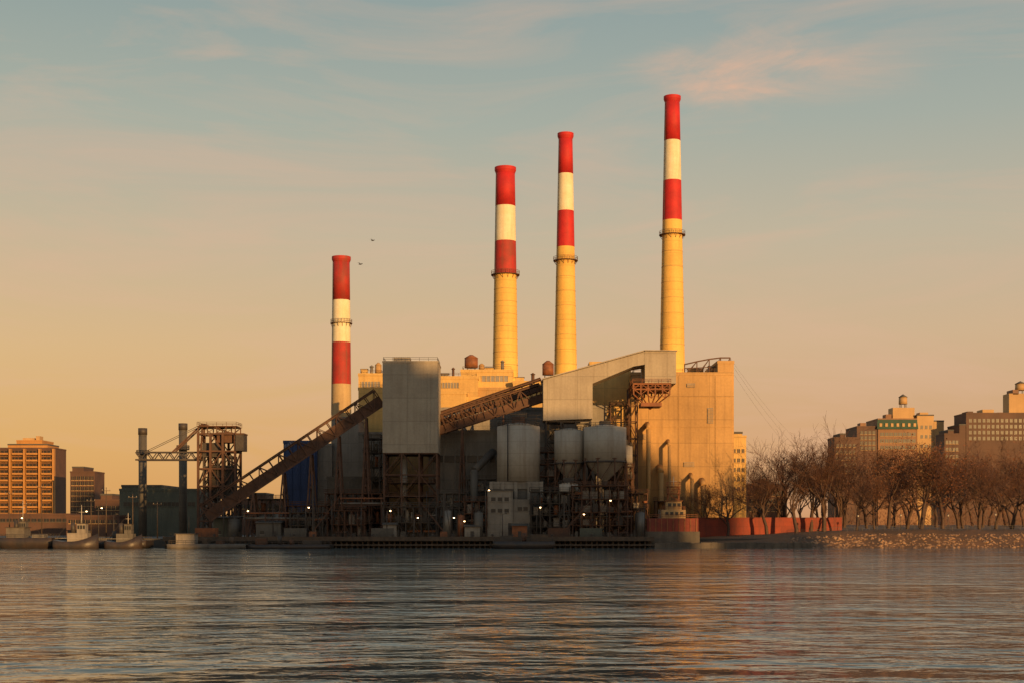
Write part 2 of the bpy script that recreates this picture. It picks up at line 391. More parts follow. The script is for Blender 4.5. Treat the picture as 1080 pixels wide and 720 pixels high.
rooftank(497,391,486,14,17,'orust','round rusty orange tank on the boiler house roof')
rooftank(578,399,490,12,19,'orust','rusty cylindrical tank on the roof beside a chimney')
rooftank(399,396,484,7,14,'tan','small tan ventilator on the boiler house roof')
rooftank(508,392,486,6,9,'tan','small tan ventilator on the boiler house roof')
# ---------------------------------------------------------------- turbine hall
e=thing('turbine_hall','long grey clad turbine hall in shade below the boiler house','industrial building',(X(540,450),450,G))
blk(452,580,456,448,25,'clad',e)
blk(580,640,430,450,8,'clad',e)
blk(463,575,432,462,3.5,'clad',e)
D=448
for px in range(456,580,12):
    m=MB(); x=X(px,D); m.box(x-.2,x+.2,D-.3,D-.03,G,Z(457,D),'clad'); m.obj('pilaster',e)
m=MB(); m.box(X(456,D),X(522,D),D-.25,D-.02,Z(487,D),Z(480,D),'glass'); m.obj('window_band',e)
e=thing('coal_bunker_building','grey clad bunker building behind the sloping conveyor','industrial building',(X(370,455),455,G))
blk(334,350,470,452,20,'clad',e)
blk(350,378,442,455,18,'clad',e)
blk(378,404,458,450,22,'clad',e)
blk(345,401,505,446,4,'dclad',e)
e=thing('blue_warehouse','dark blue clad warehouse beside the sloping conveyor','warehouse',(X(318,450),450,G))
blk(299,334,467,450,25,'blue',e)
m=MB(); D=450
m.box(X(305,D),X(313,D),D-.2,D-.02,G,Z(535,D),'dclad'); m.obj('door',e)
for px in range(300,334,8): m=MB(); x=X(px,D); m.box(x-.12,x+.12,D-.3,D-.03,G+.05,Z(468,D),'blue'); m.obj('pilaster',e)
# ---------------------------------------------------------------- steel frame helper
def frame(m,x0,x1,y0,y1,z0,z1,nx,nz,k,t=.4,brace=True,floors=False,ny=1):
    xs=[x0+(x1-x0)*i/nx for i in range(nx+1)]; zs=[z0+(z1-z0)*i/nz for i in range(nz+1)]; yy=[y0+(y1-y0)*i/ny for i in range(ny+1)]
    for y in yy:
        for x in xs: m.beam((x,y,z0),(x,y,z1),t,t,k)
        for z in zs[1:]: m.beam((x0,y,z-t*.4),(x1,y,z-t*.4),t*.8,t*.7,k)
        if brace:
            for i in range(nx):
                for j in range(nz):
                    if R()<.85:
                        if (i+j)%2: m.beam((xs[i],y,zs[j]),(xs[i+1],y,zs[j+1]),t*.5,t*.5,k)
                        else: m.beam((xs[i+1],y,zs[j]),(xs[i],y,zs[j+1]),t*.5,t*.5,k)
    for x in xs:
        for z in zs[1:]: m.beam((x,y0,z-t*.4),(x,y1,z-t*.4),t*.75,t*.65,k)
    if brace:
        for x in (x0,x1):
            for j in range(nz): m.beam((x,y0,zs[j]),(x,y1,zs[j+1]),t*.5,t*.5,k)
    if floors:
        for z in zs[1:]: m.box(x0-.4,x1+.4,y0-.4,y1+.4,z,z+.12,k); m.rail(x0-.35,x1+.35,y0-.35,y1+.35,z+.12,k,1.2,.1)
# transfer tower
D=428
e=thing('transfer_tower','tall grey clad conveyor transfer tower raised on rusty lattice legs','tower',(X(433,D),D+8,G))
x0,x1=X(403.5,D),X(462,D); zb,zt=Z(477,D),Z(382,D)
m=MB(); m.box(x0,x1,D,D+16,zb,zt,'cladl'); m.box(x0-.12,x1+.12,D-.12,D+16.1,zt+.01,zt+.5,'cladl');
m.obj('cladding',e)
m=MB(); m.box(x0+3,x0+8,D+3,D+9,zt+.5,zt+2.0,'cladl'); m.rail(x0+.2,x1-.2,D+.2,D+15,zt+.5,'steel',1.1,.09); m.obj('roof_railing',e)
m=MB(); frame(m,x0+.4,x1-.4,D+.4,D+15.5,G,zb,3,4,'rust',.5,True,False,2); m.obj('lattice_leg',e)
m=MB(); m.cyl((x0+6,D+5,G),(x0+6,D+5,zb),1.1,1.1,'clad',12); m.obj('riser_pipe',e)
for i in range(4):
    m=MB(); z=G+4+i*4.2; m.box(x0+1.5,x1-1.5,D+1,D+14,z,z+.15,'rust'); m.rail(x0+1.5,x1-1.5,D+1,D+14,z+.15,'rust'); m.obj('platform',e)
m=MB(); m.box(x1-3.2,x1-2.4,D-.2,D-.02,zb,zt-3,'cladl'); m.obj('downpipe',e)
# conveyors
def conveyor(name,label,p0,p1,w,h,k,inner,supports,panel=(0.1,0.75),sp=3.6,roofk='dclad'):
    p0=Vector(p0);p1=Vector(p1); d=p1-p0; L=d.length; u=d/L; a=u.cross(Vector((0,0,1))).normalized(); up=a.cross(u).normalized()
    mid=(p0+p1)/2; e=thing(name,label,'conveyor',(mid.x,mid.y,G))
    m=MB(); ns=max(2,int(L/sp))
    for sgn in (-1,1):
        o_=a*sgn*w/2
        m.beam(p0+o_,p1+o_,.4,.5,k); m.beam(p0+o_+up*h,p1+o_+up*h,.4,.45,k)
        for i in range(ns+1):
            q=p0+d*(i/ns)+o_; m.beam(q,q+up*h,.28,.28,k)
            if i<ns:
                q2=p0+d*((i+1)/ns)+o_
                if i%2: m.beam(q,q2+up*h,.22,.22,k)
                else: m.beam(q+up*h,q2,.22,.22,k)
    for i in range(ns+1):
        q=p0+d*(i/ns); m.beam(q-a*w/2,q+a*w/2,.3,.3,k); m.beam(q-a*w/2+up*h,q+a*w/2+up*h,.3,.3,k)
    m.obj('truss',e)
    m=MB(); A=a*(w/2-.45)
    lo=up*(h*panel[0]); hi=up*(h*panel[1])
    m.hexa([p0-A+lo,p0+A+lo,p1+A+lo,p1-A+lo,p0-A+hi,p0+A+hi,p1+A+hi,p1-A+hi],inner); m.obj('belt_housing',e)
    m=MB(); A=a*(w/2+.5); lo=up*(h+.35); hi=up*(h+.55)
    m.hexa([p0-A+lo,p0+A+lo,p1+A+lo,p1-A+lo,p0-A+hi,p0+A+hi,p1+A+hi,p1-A+hi],roofk)
    m.obj('roof',e)
    m=MB()
    A=a*(w/2+.9)
    for zz in (0.4,1.0):
        m.beam(p0-A+up*zz+up*.3,p1-A+up*zz+up*.3,.1,.1,k)
    m.beam(p0-A,p1-A,1.0,.12,k)
    for i in range(ns*2):
        q=p0-A+d*(i/(ns*2)); m.beam(q,q+up*1.3,.08,.08,k)
    m.obj('walkway',e)
    for f in supports:
        m=MB(); q=p0+d*f; hw=w/2+1
        zt=q.z-.3
        for sx in (-1.5,1.5):
            for sy in (-1,1): m.beam((q.x+sx,q.y+sy*(hw+.6),G),(q.x,q.y+sy*w/2,zt),.45,.45,k)
        nn=max(1,int((zt-G)/5))
        for i in range(nn):
            t=i/nn; t2=(i+1)/nn; z=G+(zt-G)*t; z2=G+(zt-G)*t2; ya=hw+.6-(hw+.6-w/2)*t; yb=hw+.6-(hw+.6-w/2)*t2
            m.beam((q.x,q.y-ya,z),(q.x,q.y+yb,z2),.25,.25,k); m.beam((q.x,q.y+ya,z),(q.x,q.y-yb,z2),.25,.25,k)
            m.beam((q.x-1.5*(1-t2),q.y-yb,z2),(q.x+1.5*(1-t2),q.y-yb,z2),.25,.25,k)
        m.obj('support_leg',e)
    return e
conveyor('sloping_conveyor','long rusty truss conveyor rising steeply to the transfer tower',(X(222,424),424,Z(549,424)),(X(404.5,434),434,Z(427,434)),4.2,5.2,'rust','rust',(.25,.42,.58,.74,.9),(0.05,0.62),3.4,'rust')
conveyor('upper_conveyor','rusty truss conveyor linking transfer tower and sloping gallery',(X(450,438),441,Z(461,438)),(X(574,438),443,Z(421,438)),4.6,5.2,'rust','rust',(.3,.65),(0.05,0.45),3.0,'rust')
conveyor('upper_conveyor','second rusty conveyor running behind the first',(X(462,446),452,Z(446,446)),(X(574,446),452,Z(408,446)),4.0,3.2,'rust','rust',(),(0.05,0.4),3.0,'rust')
# sloping gallery + head house
D=433
e=thing('sloping_gallery','pale clad enclosed gallery sloping up to a boxy head house','industrial building',(X(640,D),D,G))
def P(px,py,d=D): return (X(px,d),Z(py,d))
m=MB(); m.prism([P(573,443),P(625,441),P(625,404),P(668,386),P(680,384),P(680,370.5),P(573,400)],D,D+12,'cladl');
m.obj('gallery_wall',e)
m=MB(); m.prism([P(680.2,404),P(713,404),P(713,370.5),P(680.2,370.2)],D-.05,D+14,'cladl'); m.obj('head_house',e)
m=MB(); m.prism([P(679.5,369.9),P(714,370.2),P(714,369.2),P(679.5,368.9)],D-.5,D+14.5,'cladl'); m.obj('roof_edge',e)
m=MB(); m.prism([P(572,399.8),P(679,370.3),P(679,369.1),P(572,398.6)],D-.3,D+12.5,'cladl'); m.obj('roof_edge',e)
m=MB()
x0,x1=X(574,D)+.6,X(625,D)-.6; frame(m,x0,x1,D+1,D+11,G,Z(443,D),3,6,'steel',.5,True,False,1); m.obj('support_frame',e)
m=MB()
x0,x1=X(668,D),X(706,D); zt=Z(404,D)-.05; zb=Z(416,D)
frame(m,x0,x1,D-1,D+11,zb,zt,5,2,'orust',.4,True,True,1)
for i in range(6):
    a=x0+(x1-x0)*i/5
    m.beam((a,D-1,zb),(X(687,D),D+4,Z(430,D)),.3,.3,'orust')
m.box(X(676,D),X(698,D),D,D+8,Z(428,D),Z(424,D),'orust'); m.obj('service_platform',e)
m=MB(); frame(m,X(667,D),X(676,D),D+12.5,D+19,G,zt,1,9,'rust',.4,True,False,1); m.obj('support_tower',e)
e=thing('stair_tower','rusty steel stair tower against the boiler house wall','stair tower',(X(652,450),450,G))
m=MB(); D2=447; yT=425
frame(m,X(644,D2),X(662,D2),D2,D2+7,G,Z(yT,D2),1,8,'rust',.3,True,False,1); m.obj('frame',e)
for i in range(8):
    m=MB()
    z=G+(Z(yT,D2)-G)*(i+1)/8-.3; m.box(X(644,D2),X(662,D2),D2+3.6,D2+6.6,z-.1,z,'rust')
    zp=z-(Z(yT,D2)-G)/8
    a,bb=(X(645,D2),X(661,D2)) if i%2 else (X(661,D2),X(645,D2))
    m.beam((a,D2+2,zp),(bb,D2+2,z),1.2,.2,'rust'); m.rail(X(644,D2),X(662,D2),D2+.2,D2+6.6,z,'rust',1.1,.09)
    m.obj('stair_flight',e)
# ---------------------------------------------------------------- silos and tanks
def tank_railing(m,x,y,r,z): m.ring_rail(x,y,r,z,'steel',1.2,18,.11)
D=424; x=X(547,D); r=23*D/F
e=thing('storage_silo','large pale cylindrical silo standing on a concrete plinth building','silo',(x,D+r,G))
m=MB(); m.cyl((x,D+r,Z(507,D)),(x,D+r,Z(448,D)),r,r,'tank',48); m.cyl((x,D+r,Z(448,D)),(x,D+r,Z(444,D)),r,r*.3,'tank',48); m.obj('silo_body',e)
m=MB(); tank_railing(m,x,D+r,r-.2,Z(448,D)); m.obj('railing',e)
m=MB(); m.box(x-2,x+2,D+r-2,D+r+2,Z(444,D)-.3,Z(438,D),'rust'); m.rail(x-2.4,x+2.4,D+r-2.4,D+r+2.4,Z(438,D),'steel'); m.obj('hatch_house',e)
m=MB(); m.beam((X(524,D),D+1,Z(441,D)),(X(570,D),D+1,Z(441,D)),1.2,.2,'steel')
for px in range(524,572,6): m.beam((X(px,D),D+1,Z(448,D)),(X(px,D),D+1,Z(437,D)),.12,.12,'steel')
m.beam((X(524,D),D+1,Z(437,D)),(X(570,D),D+1,Z(437,D)),.12,.12,'steel'); m.obj('top_platform',e)
m=MB(); m.cyl((x-r*.5,D+r*.02,Z(507,D)),(x-r*.5,D+r*.02,Z(446,D)),.2,.2,'steel',8); m.obj('pipe',e)
m=MB(); m.box(X(517,D),X(573,D),D+.6,D+2*r,Z(515,D),Z(507.3,D),'conc'); m.box(X(519,D),X(571,D),D+1,D+2*r-.5,G,Z(515.2,D),'dclad')
for px in (518,530,544,558,571): m.box(X(px,D)-.5,X(px,D)+.5,D+.0,D+.95,G,Z(507.5,D),'conc')
m.obj('plinth',e)
D=418
e=thing('pump_house','weathered boxy concrete pump house beside the silos','building',(X(538,D),D+3,G))
m=MB(); m.box(X(514,D),X(541,D),D,D+5,G,Z(517,D),'conc'); m.box(X(541.2,D),X(559,D),D+1,D+5,G,Z(526,D),'conc'); m.box(X(513,D),X(542,D),D-.3,D+5.2,Z(517,D)+.01,Z(515.5,D),'dclad'); m.obj('wall',e)
for px,py in ((518,524),(525,524),(532,524),(518,536),(525,536),(532,536),(546,534),(552,534)):
    m=MB(); dd=D if px<541 else D+1; x0=X(px,D); m.box(x0,x0+1.3,dd-.08,dd-.02,Z(py+4,D),Z(py,D),'glass'); m.box(x0-.1,x0+1.4,dd-.2,dd-.02,Z(py+4.8,D),Z(py+4.1,D),'conc'); m.obj('window',e)
m=MB(); m.box(X(536,D),X(540,D),D-.1,D-.02,G,Z(551,D),'steel'); m.obj('door',e)
def hopper(px,ytop,ybot,ycone,w,D,lab):
    x=X(px,D); r=w*D/F/2; y=D+r
    e=thing('hopper_silo',lab,'silo',(x,y,G),'hopper silos with conical bottoms')
    m=MB(); m.cyl((x,y,Z(ybot,D)),(x,y,Z(ytop,D)),r,r,'tank',40); m.cyl((x,y,Z(ytop,D)),(x,y,Z(ytop-3,D)),r,r*.25,'tank',40); m.obj('silo_body',e)
    m=MB(); m.cyl((x,y,Z(ycone,D)),(x,y,Z(ybot,D)),r*.13,r*.98,'tank',40,False); m.cyl((x,y,Z(ycone,D)-2.5),(x,y,Z(ycone,D)),r*.1,r*.13,'steel',12); m.obj('cone_bottom',e)
    m=MB(); n=8
    for j in range(n):
        a=2*math.pi*(j+.5)/n; p=(x+math.cos(a)*(r+.1),y+math.sin(a)*(r+.1)); a2=2*math.pi*(j+1.5)/n; q=(x+math.cos(a2)*(r+.1),y+math.sin(a2)*(r+.1))
        zt=Z(ybot-4,D); m.beam((*p,G),(*p,zt),.4,.4,'rust'); nn=3
        for k in range(nn):
            za=G+(zt-G)*k/nn; zb=G+(zt-G)*(k+1)/nn; m.beam((*p,za),(*q,zb),.2,.2,'rust'); m.beam((*p,zb-.2),(*q,zb-.2),.28,.28,'rust')
    m.obj('support_frame',e)
    m=MB(); m.cyl((x,y,Z(ybot,D)-.2),(x,y,Z(ybot,D)+.3),r+.25,r+.25,'steel',40); m.obj('ring_beam',e)
    m=MB(); tank_railing(m,x,y,r-.1,Z(ytop,D)); m.obj('railing',e)
    m=MB(); m.box(x-1.6,x+1.6,y-1.6,y+1.6,Z(ytop-2,D),Z(ytop-7,D),'steel'); m.obj('top_hatch',e)
hopper(601,453,488,506,32,424,'smaller pale hopper silo with conical bottom on steel legs')
hopper(639.5,449,486,506,46,420,'larger pale hopper silo with conical bottom on steel legs')
hopper(600,510,522,534,20,419,'short squat hopper standing low among steelwork')
hopper(657,470,492,507,22,428,'narrow hopper silo behind the larger one')
# ---------------------------------------------------------------- yard clutter
def process_frame(px0,px1,D,dep,ytop,k,nx,nz,lab,stuffk='galv'):
    x0,x1=X(px0,D),X(px1,D); zt=Z(ytop,D)
    e=thing('process_frame',lab,'steel structure',((x0+x1)/2,D+dep/2,G),'steel process structures in the yard')
    m=MB(); frame(m,x0,x1,D,D+dep,G,zt,nx,nz,k,.28,True,True,1); m.obj('frame',e)
    zs=[G+(zt-G)*i/nz for i in range(nz)]
    for z in zs:
        hh=(zt-G)/nz
        c=x0+.8
        while c<x1-1:
            w=U(.6,2.2); t=R(); y=D+U(.6,max(.7,dep*.4)); m=MB(); nm='cabinet'
            if t<.35: m.box(c,min(c+w,x1-.3),y,y+U(1,2.5),z+.15,z+hh*U(.35,.8),random.choice([stuffk,'dclad','steel','conc']))
            elif t<.65: nm='vessel'; m.cyl((c+w/2,y+1,z+.15),(c+w/2,y+1,z+hh*U(.5,.9)),w*.35,w*.35,random.choice(['galv','orust','dclad','conc']),12)
            elif t<.88: nm='pipe'; m.cyl((c,y+.5,z+hh*.45),(min(c+w*1.8,x1),y+.5,z+hh*.45),.35,.35,random.choice(['galv','orust','rust']),10)
            if m.v: m.obj(nm,e)
            c+=w+U(.1,.9)
L1='rusty multi level steel process structure with pipes'; L2='dark open steel framework crowded with equipment'
process_frame(560,600,414,7,518,'steel',4,4,L2)
process_frame(604,662,413,6,512,'rust',6,4,L1)
process_frame(640,668,428,8,492,'rust',3,6,L1)
process_frame(568,588,430,6,476,'rust',2,7,L1)
process_frame(492,522,436,7,505,'steel',3,5,L2)
process_frame(462,492,420,8,520,'steel',4,3,L2)
process_frame(490,513,417,5,528,'rust',3,3,L1)
process_frame(343,402,430,9,520,'rust',6,3,L1)
process_frame(262,300,432,8,526,'steel',4,3,L2)
process_frame(300,345,428,6,533,'rust',5,2,L1)
process_frame(666,683,424,8,520,'rust',2,3,L1)
process_frame(384,400,438,7,462,'steel',2,7,L2)
process_frame(692,720,446,6,528,'rust',3,2,L1)
process_frame(404,460,416,4,534,'steel',7,2,L2)
process_frame(306,340,417,4,540,'steel',4,2,L2)
process_frame(350,384,416,4,538,'rust',5,2,L1)
def tank(px,D,w,ytop,k,lab):
    x=X(px,D); r=w*D/F/2; y=D+r; e=thing('storage_tank',lab,'tank',(x,y,G),'small storage tanks in the yard')
    m=MB(); m.cyl((x,y,G),(x,y,Z(ytop,D)),r,r,k,24); m.cyl((x,y,Z(ytop,D)),(x,y,Z(ytop,D)+r*.3),r,r*.1,k,24); m.obj('tank_body',e)
    m=MB(); m.ring_rail(x,y,r*.95,Z(ytop,D),'steel',1.1,12,.09); m.obj('railing',e)
    m=MB(); m.beam((x-r-.1,y,G),(x-r-.1,y,Z(ytop,D)),.4,.1,'steel'); m.obj('ladder',e)
for px,D,w,yt,k in ((278,424,13,544,'dclad'),(293,426,9,540,'galv'),(314,422,12,543,'dclad'),(331,421,8,546,'conc'),(356,420,10,541,'dclad'),(376,421,9,543,'dclad'),(472,415,8,538,'galv'),(486,416,7,543,'orust'),(505,414,9,540,'dclad'),(676,416,9,540,'galv'),(246,424,12,547,'dclad'),(615,431,12,512,'tank')):
    tank(px,D,w,yt,k,{'tank':'small pale storage tank in the plant yard','conc':'small concrete coloured storage tank in the yard','galv':'small galvanised storage tank in the plant yard','dclad':'dark squat storage tank in the plant yard','orust':'rusty orange storage tank in the plant yard'}[k])
def shed(px0,px1,D,dep,ytop,k,lab,cat='shed'):
    x0,x1=X(px0,D),X(px1,D); zt=Z(ytop,D); e=thing('shed',lab,cat,((x0+x1)/2,D+dep/2,G),'low sheds and cabins in the yard')
    m=MB(); m.box(x0,x1,D,D+dep,G,zt,k); m.obj('wall',e)
    m=MB(); m.hexa([(x0-.3,D-.4,zt+.01),(x1+.3,D-.4,zt+.01),(x1+.3,D+dep+.3,zt+.01),(x0-.3,D+dep+.3,zt+.01),(x0-.3,D-.4,zt+.2),(x1+.3,D-.4,zt+.2),(x1+.3,D+dep+.3,zt+.7),(x0-.3,D+dep+.3,zt+.7)],'roof'); m.obj('roof',e)
    n=max(1,int((x1-x0)/3.5))
    for i in range(n):
        c=x0+(x1-x0)*(i+.5)/n
        m=MB()
        if i==n//2: m.box(c-.5,c+.5,D-.06,D-.01,G,G+2.1,'steel'); m.obj('door',e)
        else: m.box(c-.6,c+.6,D-.05,D-.01,G+1.1,G+2.2,'glass'); m.box(c-.7,c+.7,D-.12,D-.01,G+1.0,G+1.09,'wpaint'); m.obj('window',e)
shed(404,418,413.6,2,553,'conc','small concrete shed by the wharf')
shed(270,296,416,5,551,'dclad','low dark metal shed by the wharf')
shed(490,506,413.4,3,555,'conc','grey site cabin by the wharf')
shed(225,250,430,8,546,'green','low green shed behind the wharf')
shed(540,556,413.5,3,554,'orust','rust coloured metal cabin by the wharf')
def lamp(px,D,h,lit,lab):
    x=X(px,D); e=thing('light_mast',lab,'street lamp',(x,D,G),'floodlight masts along the plant waterfront')
    m=MB(); m.cyl((x,D,G),(x,D,G+h),.16,.09,'steel',8); m.beam((x,D,G+h),(x+1.0,D-.3,G+h+.2),.1,.1,'steel'); m.obj('pole',e)
    m=MB(); m.box(x+.7,x+1.4,D-.6,D-.1,G+h+.1,G+h+.35,'steel'); m.obj('lamp_head',e)
    if lit: m=MB(); m.cyl((x+1.05,D-.4,G+h-.12),(x+1.05,D-.4,G+h+.09),.17,.24,'bulb',10); m.obj('bulb',e)
for px,D,h,lit in ((20,425,6,1),(88,425,8,1),(104,428,9,1),(120,425,7,0),(236,418,9,0),(258,417,8,1),(288,416,10,0),(322,416,9,1),(350,414,11,0),(381,414,9,0),(408,413.5,8,1),(437,413.5,6,1),(460,413.5,9,0),(475,413.4,6,1),(486,413.4,5,1),(512,413.5,14,1),(566,413.5,9,1),(612,412.8,7,1),(640,412.8,11,1),(680,413,10,0),(702,440,8,1),(450,426,14,0),(530,413.3,7,0)):
    lamp(px,D,h,lit,'tall steel light mast with lit lamp' if lit else 'tall thin steel light mast, unlit')
def rack(px0,px1,D,z,lab):
    x0,x1=X(px0,D),X(px1,D); e=thing('pipe_rack',lab,'pipe rack',((x0+x1)/2,D+1.5,G),'pipe racks along the wharf')
    m=MB(); n=max(2,int((x1-x0)/5))
    for i in range(n+1):
        x=x0+(x1-x0)*i/n
        for y in (D,D+3): m.beam((x,y,G),(x,y,z+1.5),.28,.28,'rust')
        for zz in (z-.3,z+1.1): m.beam((x,D,zz),(x,D+3,zz),.22,.22,'rust')
    m.beam((x0,D,z-.45),(x1,D,z-.45),.2,.25,'rust'); m.obj('support_frame',e)
    for j,(yy,zz,rr,k) in enumerate(((.5,0,.25,'galv'),(1.3,0,.2,'rust'),(2.3,0,.3,'dclad'),(.8,1.5,.22,'orust'),(2,1.5,.25,'galv'))):
        m=MB(); m.cyl((x0-.5,D+yy,z+zz),(x1+.5,D+yy,z+zz),rr,rr,k,10); m.obj('pipe',e)
rack(258,345,418,8.5,'long rusty pipe rack carrying several pipes')
rack(360,402,425,13,'raised pipe rack carrying several pipes')
rack(463,515,426,12,'raised pipe rack carrying several pipes')
rack(588,666,416,9,'long rusty pipe rack carrying several pipes')
e=thing('flue_duct','large grey elbow duct between the turbine hall and silos','duct',(X(505,440),440,G))
m=MB(); m.cyl((X(500,436),436,G),(X(500,436),436,Z(495,436)),1.2,1.2,'dclad',20); m.cyl((X(500,436),436,Z(496,436)),(X(520,440),446,Z(474,436)),1.2,1.2,'dclad',20); m.obj('duct_pipe',e)
bol=None
for i in range(24):
    x=wx0+3+i*5.6
    if bol is None:
        m=MB(); m.cyl((x,401,3.0),(x,401,3.7),.22,.22,'steel',10); m.cyl((x,401,3.7),(x,401,3.9),.36,.3,'steel',10); m.cyl((x-.55,401,3.5),(x+.55,401,3.5),.09,.09,'steel',8)
        bol=m.obj('bollard',None,(x,401,3.0)); tag(bol,'black iron mooring bollard on the wharf edge','bollard','bollards along the wharf')
    else: c=bol.copy(); c.location=(x,401,3.0); col.objects.link(c)
e=thing('wharf_fence','dark steel railing along the wharf','fence',((wx0+wx1)/2,404,3))
m=MB(); x=wx0+1
while x<wx1-1: m.beam((x,404,3),(x,404,4.3),.08,.08,'steel'); x+=1.8
for z in (3.5,3.9,4.3): m.beam((wx0+1,404,z),(wx1-1,404,z),.06,.06,'steel')
m.obj('rail',e)
def container(px,D,z,k,lab,w=6.1):
    x=X(px,D); m=MB(); m.box(x,x+w,D,D+2.44,z,z+2.6,k)
    q=x+.2
    while q<x+w-.2: m.box(q,q+.12,D-.05,D-.01,z+.15,z+2.45,k); q+=.32
    for xx in (x,x+w): m.box(xx-.1,xx+.1,D-.1,D-.055,z,z+2.6,k)
    o=m.obj('shipping_container',None,(x+w/2,D+1.2,z)); tag(o,lab,'container','shipping containers on the wharf')
for px,k,lab in ((206,'orust','rusty orange shipping container on the wharf'),(300,'dclad','grey shipping container on the wharf'),(392,'dclad','grey shipping container on the wharf'),(578,'rust','dark rusty shipping container on the wharf'),(612,'green','green shipping container on the wharf')):
    container(px,405.5,3.01,k,lab)
# wharf cranes: small stiff leg derricks for dock gear
for px,h,lean in ((330,15,9),(468,13,-8),(595,12,8)):
    D=407; x=X(px,D); e=thing('dock_derrick','small dark lattice derrick standing on the wharf','crane',(x,D,3),'derricks on the wharf')
    m=MB(); m.beam((x,D,3),(x,D,3+h),.4,.4,'steel'); m.beam((x-2,D+2,3),(x,D,3+h),.2,.2,'steel'); m.beam((x+2,D+2,3),(x,D,3+h),.2,.2,'steel'); m.obj('mast',e)
    m=MB(); a_=Vector((x,D,4.5)); b_=Vector((x+lean,D,3+h*.9)); m.beam(a_,b_,.18,.18,'rust'); m.beam(a_+Vector((0,.7,.3)),b_,.18,.18,'rust')
    for i in range(7): m.beam(a_.lerp(b_,i/7),(a_+Vector((0,.7,.3))).lerp(b_,(i+1)/7),.1,.1,'rust')
    m.beam(b_,(x,D,3+h),.07,.07,'steel'); m.obj('boom',e)
    m=MB(); m.box(x-1,x+1,D-.8,D+.8,3.02,4.6,'orust'); m.obj('winch_house',e)
# ---------------------------------------------------------------- left: coal unloader, stacks, buildings
D=440
e=thing('ship_unloader','dark rusty lattice coal unloading tower with horizontal boom','crane',(X(232,D),D,G))
m=MB(); x0,x1=X(209,D),X(248,D)
frame(m,x0,x1,D,D+9,G,Z(456,D),3,6,'rust',.7,True,False,1)
frame(m,X(214,D),X(244,D),D+1,D+8,G,Z(480,D),4,8,'steel',.5,True,False,1)
m.obj('lattice_tower',e)
m=MB(); m.box(X(212,D),X(232,D),D+2,D+8,Z(480,D),Z(466,D),'steel'); m.box(X(228,D),X(244,D),D+1,D+7,Z(466,D),Z(455,D),'rust'); m.obj('machinery_house',e)
m=MB(); frame(m,x0,x1,D+.2,D+8.8,Z(456,D),Z(449,D),4,1,'rust',.3,True,True,1); m.obj('top_platform',e)
m=MB(); m.box(X(222,D),X(246,D),D+1.5,D+6,Z(525,D),Z(490,D),'steel'); m.obj('hopper_box',e)
m=MB(); m.box(X(249,D),X(257.5,D),D-1,D+5,Z(475,D),Z(458,D),'steel'); m.box(X(248.5,D),X(258,D),D-1.2,D+5.2,Z(458,D)+.01,Z(456.5,D),'rust'); m.obj('operator_cab',e)
m=MB(); zb=Z(484,D); zt=Z(476,D)
for y in (D+2,D+5):
    m.beam((X(141,D),y,zb),(X(210,D),y,zb),.5,.5,'steel'); m.beam((X(150,D),y,zt),(X(210,D),y,zt),.4,.4,'steel')
    for i in range(12):
        a=X(141+i*5.75,D); bb=X(141+(i+1)*5.75,D); m.beam((a,y,zb if i%2 else zt),(bb,y,zt if i%2 else zb),.28,.28,'steel')
    m.beam((X(180,D),y,zt),(X(212,D),y,Z(446,D)),.45,.45,'rust'); m.beam((X(212,D),y,Z(446,D)),(X(246,D),y,Z(457,D)),.45,.45,'rust'); m.beam((X(212,D),y,Z(446,D)),(X(210,D),y,zb),.5,.5,'rust')
    m.beam((X(150,D),y,zt),(X(212,D),y,Z(446,D)),.15,.15,'steel')
m.obj('boom',e)
def stack(px,D,ytop,w,lab):
    x=X(px,D); r=w*D/F/2; e=thing('exhaust_stack',lab,'chimney',(x,D,G),'short dark exhaust stacks')
    m=MB(); m.cyl((x,D,G),(x,D,Z(ytop,D)),r,r,'dclad',24); m.obj('shaft',e)
    m=MB(); m.cyl((x,D,Z(ytop,D)-2),(x,D,Z(ytop,D)+.3),r+.15,r+.15,'steel',24); m.obj('rim',e)
    m=MB(); m.cyl((x,D,Z(ytop+27,D)),(x,D,Z(ytop+26,D)),r+.8,r+.8,'steel',24); m.ring_rail(x,D,r+.75,Z(ytop+26,D),'steel'); m.obj('walkway',e)
stack(150.5,500,452,8.5,'short dark steel exhaust stack with dark rim')
stack(193,495,447,8.5,'short dark steel exhaust stack beside lattice tower')
